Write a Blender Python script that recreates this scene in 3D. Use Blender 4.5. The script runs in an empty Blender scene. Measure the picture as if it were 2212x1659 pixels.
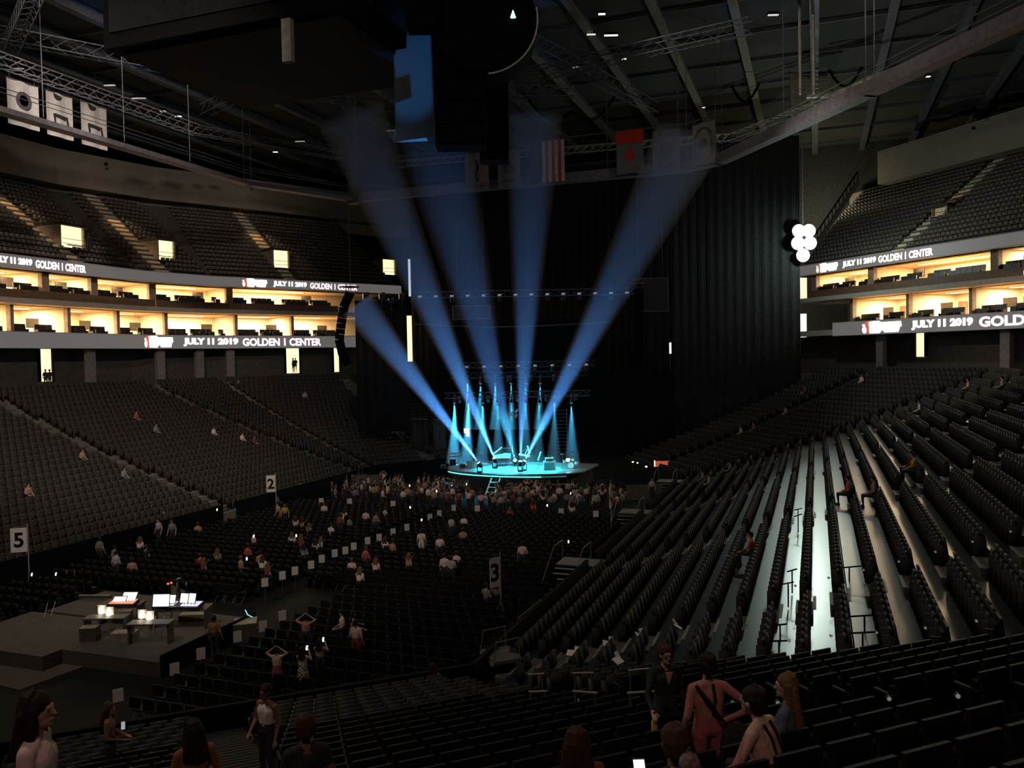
import bpy, bmesh, math, random
import numpy as np
from mathutils import Vector, Matrix, Euler
random.seed(11); rnd = random.Random(5)
S = bpy.context.scene; COL = S.collection
# ---------------------------------------------------------------- camera
W, H, F = 2212., 1659., 1789.
CAM = Vector((0, 0, 11.0))
YAW, PITCH, ROLL = math.radians(20.15), math.atan(57.5 / F), math.radians(1.1)
fw = Vector((-math.sin(YAW) * math.cos(PITCH), math.cos(YAW) * math.cos(PITCH), -math.sin(PITCH)))
r0 = Vector((math.cos(YAW), math.sin(YAW), 0)); u0 = r0.cross(fw)
rt = math.cos(ROLL) * r0 - math.sin(ROLL) * u0
up = math.sin(ROLL) * r0 + math.cos(ROLL) * u0
cd = bpy.data.cameras.new('camera'); cam = bpy.data.objects.new('camera', cd); COL.objects.link(cam)
cd.sensor_fit = 'HORIZONTAL'; cd.sensor_width = 36; cd.lens = F / W * 36; cd.clip_start = .05; cd.clip_end = 500
m3 = Matrix((rt, up, -fw)).transposed(); cam.matrix_world = Matrix.Translation(CAM) @ m3.to_4x4()
S.camera = cam
# ---------------------------------------------------------------- world, exposure
wd = bpy.data.worlds.new('world'); S.world = wd; wd.use_nodes = True
wd.node_tree.nodes['Background'].inputs[0].default_value = (.5, .5, .55, 1)
wd.node_tree.nodes['Background'].inputs[1].default_value = .0015
vs = S.view_settings; vs.view_transform = 'Standard'; vs.look = 'None'; vs.exposure = 0.0; vs.gamma = 1; vs.use_curve_mapping = False
S.cycles.max_bounces = 3; S.cycles.diffuse_bounces = 2; S.cycles.glossy_bounces = 2; S.cycles.transparent_max_bounces = 64; S.cycles.volume_bounces = 0
S.cycles.sample_clamp_indirect = 4.0; S.cycles.use_denoising = True; S.cycles.adaptive_threshold = .1; S.cycles.caustics_reflective = False; S.cycles.caustics_refractive = False
def light(name, kind, loc, power, color=(1, 1, 1), target=None, size=1., size_y=None, spot=None, blend=.3, parent=None, radius=.1):
    l = bpy.data.lights.new(name, kind); o = bpy.data.objects.new(name, l); COL.objects.link(o)
    l.energy = power; l.color = color
    if kind == 'AREA':
        l.shape = 'RECTANGLE'; l.size = size; l.size_y = size_y or size
    else: l.shadow_soft_size = radius
    if kind == 'SPOT': l.spot_size = spot; l.spot_blend = blend
    o.location = loc
    if target is not None: o.rotation_euler = (Vector(target) - Vector(loc)).to_track_quat('-Z', 'Y').to_euler()
    if parent: o.parent = parent; o.matrix_parent_inverse = Matrix.Translation(-parent.location)
    return o
# added fill lights, mostly unseen, brightening the stands and the floor
FILL = [((6, 26, 35.5), 400), ((2, 52, 35.5), 400), ((-50, 34, 35.5), 500), ((-24, 6, 35.5), 1500)]
for hp, pw in FILL: light('fill_light', 'AREA', hp, pw, (1, .84, .70), (hp[0] * .6 - 9.5, hp[1] + 12, 0), 3, 3)
light('fill_light', 'AREA', (2, -8, 30), 750, (1, .62, .50), (-8, 14, 3), 3, 3)  # unseen warm fill added behind the camera
FILL2 = [((-14, 14, 35.5), (-58, 54, 8), 52000, 46), ((-34, 30, 35.5), (-64, 70, 25), 25000, 46), ((-30, 8, 35.5), (-29, 40, 0), 12000, 50), ((-17, 52, 35.5), (14, 84, 30), 2600, 36), ((-17, 46, 35.5), (13, 72, 9), 26000, 36)]  # aimed fills added to brighten single areas
for hp, ht, pw, sz in FILL2: light('fill_spot', 'SPOT', hp, pw, (1, .84, .72), ht, spot=math.radians(sz), blend=.8, radius=.6)
# ---------------------------------------------------------------- pixel helpers
def ray(x, y): return fw + rt * ((x - W / 2) / F) - up * ((y - H / 2) / F)
def onz(x, y, z): v = ray(x, y); return CAM + v * ((z - CAM.z) / v.z)
def onx(x, y, X): v = ray(x, y); return CAM + v * ((X - CAM.x) / v.x)
def ony(x, y, Y): v = ray(x, y); return CAM + v * ((Y - CAM.y) / v.y)
def atd(x, y, d): return CAM + ray(x, y) * d
def proj(p):
    v = Vector(p) - CAM; d = v.dot(fw)
    return (W / 2 + F * v.dot(rt) / d, H / 2 - F * v.dot(up) / d, d) if d > .01 else (-9e9, -9e9, d)
# ---------------------------------------------------------------- materials
MATS = {}
def M(name, col, rough=.7, metal=0., emit=0., ecol=None, noise=.25, scale=3., spec=None, transl=0.):
    if name in MATS: return MATS[name]
    m = bpy.data.materials.new(name); m.use_nodes = True; nt = m.node_tree; n = nt.nodes; b = n['Principled BSDF']
    tc = n.new('ShaderNodeTexCoord'); nz = n.new('ShaderNodeTexNoise'); nz.inputs['Scale'].default_value = scale; nz.inputs['Detail'].default_value = 4
    nt.links.new(tc.outputs['Object'], nz.inputs['Vector'])
    cr = n.new('ShaderNodeValToRGB'); lo, hi = 1 - noise, 1 + noise
    cr.color_ramp.elements[0].color = tuple(c * lo for c in col) + (1,); cr.color_ramp.elements[1].color = tuple(min(1, c * hi) for c in col) + (1,)
    cr.color_ramp.elements[0].position = .3; cr.color_ramp.elements[1].position = .7
    nt.links.new(nz.outputs['Fac'], cr.inputs['Fac']); nt.links.new(cr.outputs['Color'], b.inputs['Base Color'])
    b.inputs['Roughness'].default_value = rough; b.inputs['Metallic'].default_value = metal
    if spec is not None: b.inputs['Specular IOR Level'].default_value = spec
    if emit:
        m.cycles.emission_sampling = 'NONE'
        b.inputs['Emission Color'].default_value = tuple(ecol or col) + (1,); b.inputs['Emission Strength'].default_value = emit
    if transl:
        t = n.new('ShaderNodeBsdfTranslucent'); t.inputs['Color'].default_value = tuple(col) + (1,)
        mx = n.new('ShaderNodeMixShader'); mx.inputs[0].default_value = transl
        nt.links.new(b.outputs[0], mx.inputs[1]); nt.links.new(t.outputs[0], mx.inputs[2]); nt.links.new(mx.outputs[0], n['Material Output'].inputs['Surface'])
    MATS[name] = m; return m
def haze(name, dens, col=(1, 1, 1)):
    m = bpy.data.materials.new(name); m.use_nodes = True; nt = m.node_tree; nt.nodes.remove(nt.nodes['Principled BSDF'])
    v = nt.nodes.new('ShaderNodeVolumeScatter'); v.inputs['Density'].default_value = dens; v.inputs['Color'].default_value = tuple(col) + (1,); v.inputs['Anisotropy'].default_value = .0
    nt.links.new(v.outputs[0], nt.nodes['Material Output'].inputs['Volume']); return m
# ---------------------------------------------------------------- objects
def tag(o, label=None, cat=None, group=None, kind=None):
    if label: o['label'] = label
    if cat: o['category'] = cat
    if group: o['group'] = group
    if kind: o['kind'] = kind
    return o
def empty(name, loc=(0, 0, 0), rz=0., parent=None):
    o = bpy.data.objects.new(name, None); COL.objects.link(o); o.location = loc; o.rotation_euler = (0, 0, rz)
    if parent: o.parent = parent
    return o
def link(name, me, parent=None, loc=(0, 0, 0), rot=(0, 0, 0)):
    o = bpy.data.objects.new(name, me); COL.objects.link(o); o.location = loc; o.rotation_euler = rot
    if parent: o.parent = parent
    return o
def copy_tree(o, parent=None):
    c = o.copy(); COL.objects.link(c); c.parent = parent
    for ch in o.children: copy_tree(ch, c)
    return c
BOXF = [(0, 3, 2, 1), (4, 5, 6, 7), (0, 1, 5, 4), (1, 2, 6, 5), (2, 3, 7, 6), (3, 0, 4, 7)]
class MB:
    def __init__(s): s.v = []; s.f = []; s.m = []; s.sm = False
    def add(s, vs, fs, mi=0):
        b = len(s.v); s.v += [tuple(p) for p in vs]; s.f += [tuple(b + i for i in f) for f in fs]; s.m += [mi] * len(fs); return s
    def box(s, c, d, rz=0., mi=0, rx=0., ry=0.):
        x, y, z = d[0] / 2, d[1] / 2, d[2] / 2
        p = [Vector(q) for q in ((-x, -y, -z), (x, -y, -z), (x, y, -z), (-x, y, -z), (-x, -y, z), (x, -y, z), (x, y, z), (-x, y, z))]
        if rz or rx or ry:
            R = Euler((rx, ry, rz)).to_matrix(); p = [R @ q for q in p]
        c = Vector(c); return s.add([q + c for q in p], BOXF, mi)
    def span(s, a, b, mi=0):
        return s.box([(a[i] + b[i]) / 2 for i in range(3)], [abs(b[i] - a[i]) for i in range(3)], mi=mi)
    def hexa(s, base, top, mi=0): return s.add(list(base) + list(top), BOXF, mi)
    def tube(s, pts, r, n=6, mi=0, caps=True):
        pts = [Vector(p) for p in pts]; rs = r if isinstance(r, (list, tuple)) else [r] * len(pts); vs = []; prev = None
        for i, p in enumerate(pts):
            t = (pts[min(i + 1, len(pts) - 1)] - pts[max(i - 1, 0)]).normalized()
            a = Vector((0, 0, 1)) if abs(t.z) < .9 else Vector((1, 0, 0))
            if prev is not None and abs(prev.dot(t)) < .9: a = prev
            x = (a - t * a.dot(t)).normalized(); y = t.cross(x); prev = x
            vs += [p + (x * math.cos(2 * math.pi * k / n) + y * math.sin(2 * math.pi * k / n)) * rs[i] for k in range(n)]
        fs = [(i * n + k, i * n + (k + 1) % n, (i + 1) * n + (k + 1) % n, (i + 1) * n + k) for i in range(len(pts) - 1) for k in range(n)]
        if caps: fs += [tuple(range(n - 1, -1, -1)), tuple((len(pts) - 1) * n + k for k in range(n))]
        return s.add(vs, fs, mi)
    def lathe(s, prof, c=(0, 0, 0), n=14, mi=0, R=None):
        vs = []; c = Vector(c)
        for r, z in prof:
            for k in range(n):
                q = Vector((r * math.cos(2 * math.pi * k / n), r * math.sin(2 * math.pi * k / n), z)); vs.append((R @ q if R else q) + c)
        m = len(prof); fs = [(i * n + k, i * n + (k + 1) % n, (i + 1) * n + (k + 1) % n, (i + 1) * n + k) for i in range(m - 1) for k in range(n)]
        fs += [tuple(range(n - 1, -1, -1)), tuple((m - 1) * n + k for k in range(n))]
        return s.add(vs, fs, mi)
    def poly(s, pts, n, th, mi=0):
        n = Vector(n).normalized() * th; pts = [Vector(p) for p in pts]; k = len(pts)
        return s.add(pts + [p + n for p in pts], [tuple(range(k - 1, -1, -1)), tuple(range(k, 2 * k))] + [(i, (i + 1) % k, k + (i + 1) % k, k + i) for i in range(k)], mi)
    def mesh(s, name, mats):
        me = bpy.data.meshes.new(name); me.from_pydata(s.v, [], s.f)
        for m in (mats if isinstance(mats, (list, tuple)) else [mats]): me.materials.append(m)
        me.polygons.foreach_set('material_index', s.m)
        if s.sm: me.polygons.foreach_set('use_smooth', [True] * len(s.f))
        me.update(); return me
    def build(s, name, mats, parent=None, loc=(0, 0, 0), rz=0.): return link(name, s.mesh(name, mats), parent, loc, (0, 0, rz))
def merged(name, mb, mats_, tf):
    """many copies of a small template as one mesh; tf = array (n,4,4)"""
    v = np.array(mb.v); n = len(tf); tf = np.array(tf); vh = np.c_[v, np.ones(len(v))]
    out = np.einsum('nij,vj->nvi', tf[:, :3, :], vh).reshape(-1, 3)
    loops = np.array([i for f in mb.f for i in f]); tot = np.array([len(f) for f in mb.f])
    me = bpy.data.meshes.new(name); me.vertices.add(len(out)); me.vertices.foreach_set('co', out.ravel())
    L = (loops[None, :] + (np.arange(n) * len(v))[:, None]).ravel(); T = np.tile(tot, n)
    me.loops.add(len(L)); me.loops.foreach_set('vertex_index', L.astype(np.int32))
    me.polygons.add(len(T)); me.polygons.foreach_set('loop_start', np.r_[0, np.cumsum(T)[:-1]].astype(np.int32)); me.polygons.foreach_set('loop_total', T.astype(np.int32))
    for m in mats_: me.materials.append(m)
    me.polygons.foreach_set('material_index', np.tile(np.array(mb.m), n).astype(np.int32)); me.update(calc_edges=True); me.validate()
    return me
def mat4(loc, rz): c, s = math.cos(rz), math.sin(rz); return np.array([[c, -s, 0, loc[0]], [s, c, 0, loc[1]], [0, 0, 1, loc[2]], [0, 0, 0, 1]])
def text_mesh(txt, bold=.03, depth=.02):
    """flat lettering, normalised to width 1, height kept as second value; x to the right, y up"""
    c = bpy.data.curves.new('lettering', 'FONT'); c.body = txt; c.offset = bold; c.extrude = depth; c.resolution_u = 3
    o = bpy.data.objects.new('lettering', c); COL.objects.link(o)
    dg = bpy.context.evaluated_depsgraph_get(); me = bpy.data.meshes.new_from_object(o.evaluated_get(dg))
    bpy.data.objects.remove(o); bpy.data.curves.remove(c)
    co = np.array([v.co[:] for v in me.vertices]); fs = [tuple(p.vertices) for p in me.polygons]; bpy.data.meshes.remove(me)
    co[:, 0] -= co[:, 0].min(); co[:, 1] -= co[:, 1].min(); return co, fs
# ================================================================ materials used throughout
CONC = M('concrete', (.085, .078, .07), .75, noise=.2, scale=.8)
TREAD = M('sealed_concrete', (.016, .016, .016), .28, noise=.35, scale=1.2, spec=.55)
STEPC = M('step_concrete', (.78, .66, .50), .7, noise=.2)
FLOORM = M('floor_paint', (.010, .010, .0105), .85, noise=.3, scale=.6, spec=.15)
SEATB = M('seat_black', (.004, .004, .004), .7, noise=.2, spec=.2)
SEATP = M('seat_plastic', (.011, .0105, .010), .62, noise=.2, spec=.25)
DARK = M('black_paint', (.005, .005, .0055), .8, spec=.1)
CLOTHK = M('black_cloth', (.006, .0065, .0075), .95, noise=.3, scale=1.5)
STEEL = M('grey_steel', (.20, .20, .23), .45, .3)
STEELD = M('dark_steel', (.13, .14, .165), .5, .2)
STEELL = M('pale_steel', (.52, .50, .45), .5, .2)
CREAM = M('cream_wall', (.80, .68, .48), .8, noise=.08)
TAN = M('tan_wood', (.42, .25, .12), .6, noise=.25, scale=5)
BROWN = M('brown_wood', (.16, .09, .05), .6, noise=.25, scale=5)
FASC = M('fascia_grey', (.42, .40, .39), .6, noise=.08)
LEDG = M('led_face', (.10, .095, .095), .5, emit=.11, ecol=(1, .93, .90), noise=.05)
LEDW = M('led_white', (1, .95, .97), .5, emit=2.6, ecol=(1, .90, .93), noise=.02)
LEDP = M('led_pink', (1, .8, .84), .5, emit=1.25, ecol=(1, .78, .83), noise=.02)
LEDR = M('led_red', (.9, .12, .05), .5, emit=.6, ecol=(1, .16, .07), noise=.02)
LAMPW = M('warm_lamp', (1, .9, .7), .5, emit=3., ecol=(1, .82, .5), noise=.02)
GLOWW = M('warm_glow', (1, .9, .62), .6, emit=1.35, ecol=(1, .84, .46), noise=.06, scale=1.5)  # emission stands in for lamplight on doorway backs and room panels
WHITE = M('white_card', (.78, .76, .74), .7, noise=.05)
BLACKI = M('black_print', (.01, .01, .01), .7)
SCREEN = M('screen_white', (.9, .9, .95), .4, emit=2.2, ecol=(.95, .93, 1), noise=.05)
PHONE = M('phone_screen', (.9, .95, 1), .3, emit=4., ecol=(.88, .95, 1), noise=.02)
TVD = M('tv_dark', (.05, .04, .03), .25)
# ================================================================ the bowl
CX = -23.8
FRONT = [(-17.5, 76), (-10, 66), (-10, 23.4), (-19.6, 14.7), (-28., 14.7), (-37.6, 23.4), (-37.6, 66), (-30.1, 76)]
def offset(P, s):
    P = [Vector(p) for p in P]; nn = []
    for a, b in zip(P, P[1:]): t = (b - a).normalized(); nn.append(Vector((-t.y, t.x)))
    out = []
    for i, p in enumerate(P):
        n1 = nn[max(i - 1, 0)]; n2 = nn[min(i, len(nn) - 1)]; out.append(p + (n1 + n2) / (1 + n1.dot(n2)) * s)
    return out
def zb(s): return .8 + .29 * s + .0026 * s * s
NR, RD = 26, .9
SEGN = ['far_right', 'right', 'corner_right', 'near_end', 'corner_left', 'left', 'far_left']
AISLE = {1: [66 - 64.3, 66 - 51.2, 66 - 37.9, 66 - 24.6], 5: [44 - 23.4 + 2, 63.5 - 23.4], 2: [.4, 7.5, 12.9], 3: [], 4: [6.5], 0: [6.2], 6: [6.2]}
rings = [offset(FRONT, RD * k) for k in range(NR + 1)]
floor = MB().span((-70, -5, -.3), (25, 112, 0)).build('floor', FLOORM); tag(floor, kind='structure')
def seg_frame(i, k):
    a, b = rings[k][i], rings[k][i + 1]; t = (b - a).normalized(); n = Vector((-t.y, t.x)); return a, b, t, n
allseats = []   # (pos, rz, seg, row)
for i in range(len(FRONT) - 1):
    mb = MB()
    for k in range(NR):
        a, b = rings[k][i], rings[k][i + 1]; c, d = rings[k + 1][i], rings[k + 1][i + 1]; z = zb(RD * k); z0 = zb(RD * (k - 1)) - .1 if k else -.01
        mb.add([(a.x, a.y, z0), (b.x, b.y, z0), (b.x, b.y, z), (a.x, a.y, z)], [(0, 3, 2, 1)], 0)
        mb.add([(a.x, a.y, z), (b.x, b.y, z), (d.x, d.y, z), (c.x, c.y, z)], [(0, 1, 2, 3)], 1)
    # concourse behind the top row
    c, d = rings[NR][i], rings[NR][i + 1]; e, f_ = offset(FRONT, RD * NR + 5)[i:i + 2]; z = zb(RD * (NR - 1))
    mb.add([(c.x, c.y, z), (d.x, d.y, z), (f_.x, f_.y, z), (e.x, e.y, z)], [(0, 1, 2, 3)], 0)
    tag(mb.build('floor_terrace_' + SEGN[i], [CONC, TREAD] if i not in (4, 5, 6) else [M('hazed_concrete', (.16, .14, .125), .85), M('hazed_tread', (.20, .176, .158), .85)]), 'stepped dark concrete terrace of the lower bowl', kind='structure')  # left-side copies lightened in colour, standing in for lit haze
    # front barrier wall
    a, b = Vector(FRONT[i]), Vector(FRONT[i + 1]); ai, bi = offset(FRONT, -.15)[i:i + 2]
    if i in (1, 5):                                    # gaps where stairs go down to the floor
        L = (b - a).length; t = (b - a) / L; cuts = [0.] + [q for g in (AISLE[i][:3] if i == 1 else AISLE[i]) for q in (g - .75, g + .75)] + [L]
        mw = MB()
        for q0, q1 in zip(cuts[::2], cuts[1::2]):
            p0, p1 = a + t * q0, a + t * q1; n = Vector((-t.y, t.x)) * -.15
            mw.hexa([(p0.x, p0.y, 0), (p1.x, p1.y, 0), (p1.x + n.x, p1.y + n.y, 0), (p0.x + n.x, p0.y + n.y, 0)], [(p0.x, p0.y, 1.5), (p1.x, p1.y, 1.5), (p1.x + n.x, p1.y + n.y, 1.5), (p0.x + n.x, p0.y + n.y, 1.5)])
    else:
        mw = MB().hexa([(a.x, a.y, 0), (b.x, b.y, 0), (bi.x, bi.y, 0), (ai.x, ai.y, 0)], [(a.x, a.y, 1.5), (b.x, b.y, 1.5), (bi.x, bi.y, 1.5), (ai.x, ai.y, 1.5)])
    tag(mw.build('wall_front_' + SEGN[i], DARK), 'low dark barrier wall at the foot of the bowl', kind='structure')
    base = Vector(FRONT[i]); tb = (Vector(FRONT[i + 1]) - base).normalized()
    for k in range(NR):
        a, b, t, n = seg_frame(i, k); L = (b - a).length; x = .45
        while x < L - .35:
            p = a + t * x; along = (p - base).dot(tb)
            if all(abs(along - g) > .82 for g in AISLE[i]):
                q = p + n * .58; allseats.append((Vector((q.x, q.y, zb(RD * k))), math.atan2(-n.y, -n.x) - math.pi / 2, i, k))
            x += .535
    # aisle steps: pale nosings on half-height steps
    for g in AISLE[i]:
        st = MB()
        for k in range(NR - 1):
            a, b, t, n = seg_frame(i, k); al = (a - base).dot(tb); p = a + t * (g - al); z = zb(RD * k); z1 = zb(RD * (k + 1)); h = (z1 - z) / 2
            c = p + n * (RD * .75); st.box((c.x, c.y, z + h / 2 + .001), (1.3, RD * .5, h), math.atan2(t.y, t.x))
            for q, zz in ((RD * .52, z + h), (RD * .03, z)):
                c = p + n * q; st.box((c.x, c.y, zz + .006), (1.3, .09, .012), math.atan2(t.y, t.x), 1)
        tag(st.build('aisle_stairs', [CONC if i not in (2, 4) else M('aisle_shaded', (.022, .021, .02), .8), M('step_nosing', (.16, .145, .125), .6) if i not in (2, 4) else M('nosing_shaded', (.025, .024, .022), .8)]), {0: ['stepped aisle in the far seats beside the tall black curtain'], 6: ['stepped aisle in the far seats beside the hanging speaker curve'], 1: ['stepped aisle of the side stand nearest the stage', 'stepped aisle of the side stand above the edge-on section sign', 'stepped aisle of the side stand above the section 3 sign', 'stepped aisle where side stand and near corner seats meet'], 2: ['dark aisle of the near corner beside the portable steps', 'dark aisle in the middle of the near corner seats', 'dark aisle of the near corner past the white sleeveless top'], 4: ['dark aisle of the corner seats beyond the ground sheet'], 5: ['stepped aisle across the floor running down above the 5 sign', 'stepped aisle across the floor running down above the 2 sign']}[i][AISLE[i].index(g)], 'stairs', 'lower bowl aisles')  # corner aisles use darkened copies, their shade put into the colour
# ---- seats: body template faces +Y, origin on the tread
def seat_parts():
    back = MB().box((0, -.20, .66), (.46, .05, .46), rx=-.16).box((0, -.225, .58), (.42, .03, .5), rx=-.16, mi=1)
    pan = MB().box((0, -.06, .56), (.44, .07, .40), rx=.14).box((0, -.02, .38), (.40, .05, .06))
    frame = MB().box((-.255, -.08, .33), (.035, .10, .66), mi=0).box((-.255, -.02, .655), (.05, .34, .04), mi=1).box((0, -.2, .22), (.5, .05, .05))
    return back, pan, frame
sb, sp, sf = seat_parts()
whole = MB()
for q in (sb, sp, sf): whole.add(q.v, q.f); 
whole.m = list(sb.m) + [1] * len(sp.f) + list(sf.m)
def vis(p):
    x, y, d = proj(p); return d > .3 and -120 < x < W + 120 and -40 < y < H + 250
seen = [q for q in allseats if vis(q[0] + Vector((0, 0, .6)))]
seen.sort(key=lambda q: (q[0] - CAM).length)
near, rest = seen[:300], seen[300:]
proto = empty('arena_seat')
for nm, b_, mt in (('backrest', sb, [SEATP, SEATB]), ('seat_pan', sp, [SEATB, SEATB]), ('arm_support', sf, [DARK, SEATP])): b_.build(nm, mt, proto)
for j, (p, rz, i, k) in enumerate(near):
    o = proto if j == 0 else copy_tree(proto); o.location = p; o.rotation_euler = (0, 0, rz)
    tag(o, 'empty black folding arena seat in the dark rows closest to the viewer', 'seat', 'black seats of the near corner rows')
low = MB().box((0, -.20, .64), (.46, .06, .46), rx=-.16).box((0, -.06, .54), (.44, .07, .42), rx=.14, mi=1).box((-.255, -.06, .34), (.05, .26, .68))
for i in range(len(FRONT) - 1):
    tf = [mat4(p, rz) for p, rz, ii, k in rest if ii == i]
    if tf:
        o = link('arena_seats', merged('arena_seats', low, [SEATP, SEATB] if i not in (0, 1, 5, 6) else [M('lit_side_seat', (.028, .026, .025), .75, spec=.2), M('lit_side_pan', (.010, .0095, .009), .7, spec=.2)] if i < 2 else [M('hazed_seat', (.050, .044, .040), .8, spec=.2), M('hazed_pan', (.035, .031, .028), .8, spec=.2)], tf))  # side and far seats lightened in colour to imitate hazy, brighter light
        tag(o, {1: 'long rows of black seats running to the stage under the bright lamp', 5: 'dark rows of seats below the suites with the date and venue ribbon', 0: 'dark seats behind the stage by the black curtain', 6: 'dark seats beside the stage under the hanging speakers'}.get(i, 'dark rows of empty seats beyond the nearest rows, ' + SEGN[i].replace('_', ' ') + ' block'), 'seats', kind='stuff')
# ---- stairs from the side stand down to the floor
for g in AISLE[1][:3]:
    y = 66 - g; e = empty('floor_stairs', (-10, y, 0))
    n = 6
    for k in range(n):
        h = 1.2 * (n - k) / (n + 1); MB().box((-.95, -.85 - k * .30, h / 2), (1.35, .30, h)).box((-.95, -.85 - k * .30 - .02, h + .006), (1.3, .20, .012), mi=1).build('step', [DARK, M('step_edge', (.34, .32, .28), .5)], e)
    MB().box((-.55, 0, 1.17), (2.1, 1.4, .06)).build('landing', M('landing_grey', (.20, .19, .165), .6), e)
    for s_ in (-1.66, -.24): MB().tube([(s_, -2.6, .0), (s_, -2.6, .9), (s_, -.8, 2.05), (s_, .6, 2.05), (s_, .6, 1.1)], .022).build('handrail', STEELD, e)
    tag(e, {0: 'short stairs to the floor beside the grey panel next to the stage', 1: 'short stairs to the floor behind the edge-on section sign', 2: 'short pale-edged stairs to the floor beyond the section 3 sign'}[AISLE[1].index(g)], 'stairs', 'stairs from the seats to the floor')
# portable steps at the near corner
e = empty('portable_steps', onz(1072, 1488, .2).to_tuple()[:2] + (0,), math.radians(-48))
MB().box((0, .2, 1.28), (1.3, 1.0, .10)).build('top_platform', M('platform_grey', (.11, .11, .10), .6), e)
MB().box((0, -.28, 1.2), (1.2, .06, .16)).build('front_edge', M('edge_pale', (.36, .34, .29), .6), e)
for k in range(4): MB().box((0, -.55 - k * .28, 1.0 - k * .26), (1.0, .26, .06)).build('step', M('platform_grey', (.2, .2, .19)), e)
for s_ in (-.62, .62): MB().box((s_, -.2, .6), (.06, 1.7, 1.2)).build('side_frame', DARK, e); MB().tube([(s_, .6, 1.3), (s_, .6, 2.0), (s_, -.2, 1.95), (s_, -.3, 1.25)], .02).build('handrail', STEEL, e)
tag(e, 'grey portable steps with pale front edge at the corner of the seating', 'steps')
# ================================================================ suite tiers
QR = [(-7., 105.), (16.5, 78.2), (16.5, 20)]
QL = [(-64.3, 20), (-64.3, 67), (-62.3, 74.6), (-58.5, 81.3), (-50.3, 96.8), (-44.5, 107.5)]
def arc(P):
    P = [Vector(p) for p in P]; a = [0.]
    for p, q in zip(P, P[1:]): a.append(a[-1] + (q - p).length)
    return P, a
def at_arc(P, s, off=0.):
    Pv, a = arc(P); s = max(0, min(a[-1] - 1e-6, s))
    for i in range(len(Pv) - 1):
        if s <= a[i + 1]:
            t = (Pv[i + 1] - Pv[i]).normalized(); n = Vector((-t.y, t.x)); return Pv[i] + t * (s - a[i]) + n * off, t, n
def arc_px(P, x, off=0.):
    """arc length where the upright plane through picture column x meets the plan line"""
    Q = offset(P, off); d = ray(x, 690); Pv, a = arc(P); best = None
    for i in range(len(Q) - 1):
        p, q = Q[i], Q[i + 1]; e = q - p; den = d.x * e.y - d.y * e.x
        if abs(den) < 1e-9: continue
        lam = (p.x * e.y - p.y * e.x) / den; mu = (p.x * d.y - p.y * d.x) / den
        if lam > 0 and -.001 <= mu <= 1.001 and (best is None or lam < best[0]): best = (lam, a[i] + mu * (a[i + 1] - a[i]))
    return best[1]
def strip(mb, P, o0, o1, z0, z1, mi=0, s0=None, s1=None):
    """solid band along a plan line between two offsets and heights"""
    Pv, a = arc(P); s0 = 0 if s0 is None else s0; s1 = a[-1] if s1 is None else s1
    cuts = [s0] + [q for q in a if s0 + .01 < q < s1 - .01] + [s1]; A, B = offset(P, o0), offset(P, o1)
    def at(Q, s):
        for i in range(len(a) - 1):
            if s <= a[i + 1] + 1e-6: return Q[i] + (Q[i + 1] - Q[i]) * ((s - a[i]) / (a[i + 1] - a[i]))
    for p, q in zip(cuts, cuts[1:]):
        w, x, y, z = at(A, p), at(A, q), at(B, q), at(B, p); c = [(v.x, v.y) for v in (w, x, y, z)]
        mb.hexa([v + (z0,) for v in c], [v + (z1,) for v in c], mi)
    return mb
RIB = {'lower': (12.65, 13.98), 'upper': (19.5, 20.55)}
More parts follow.
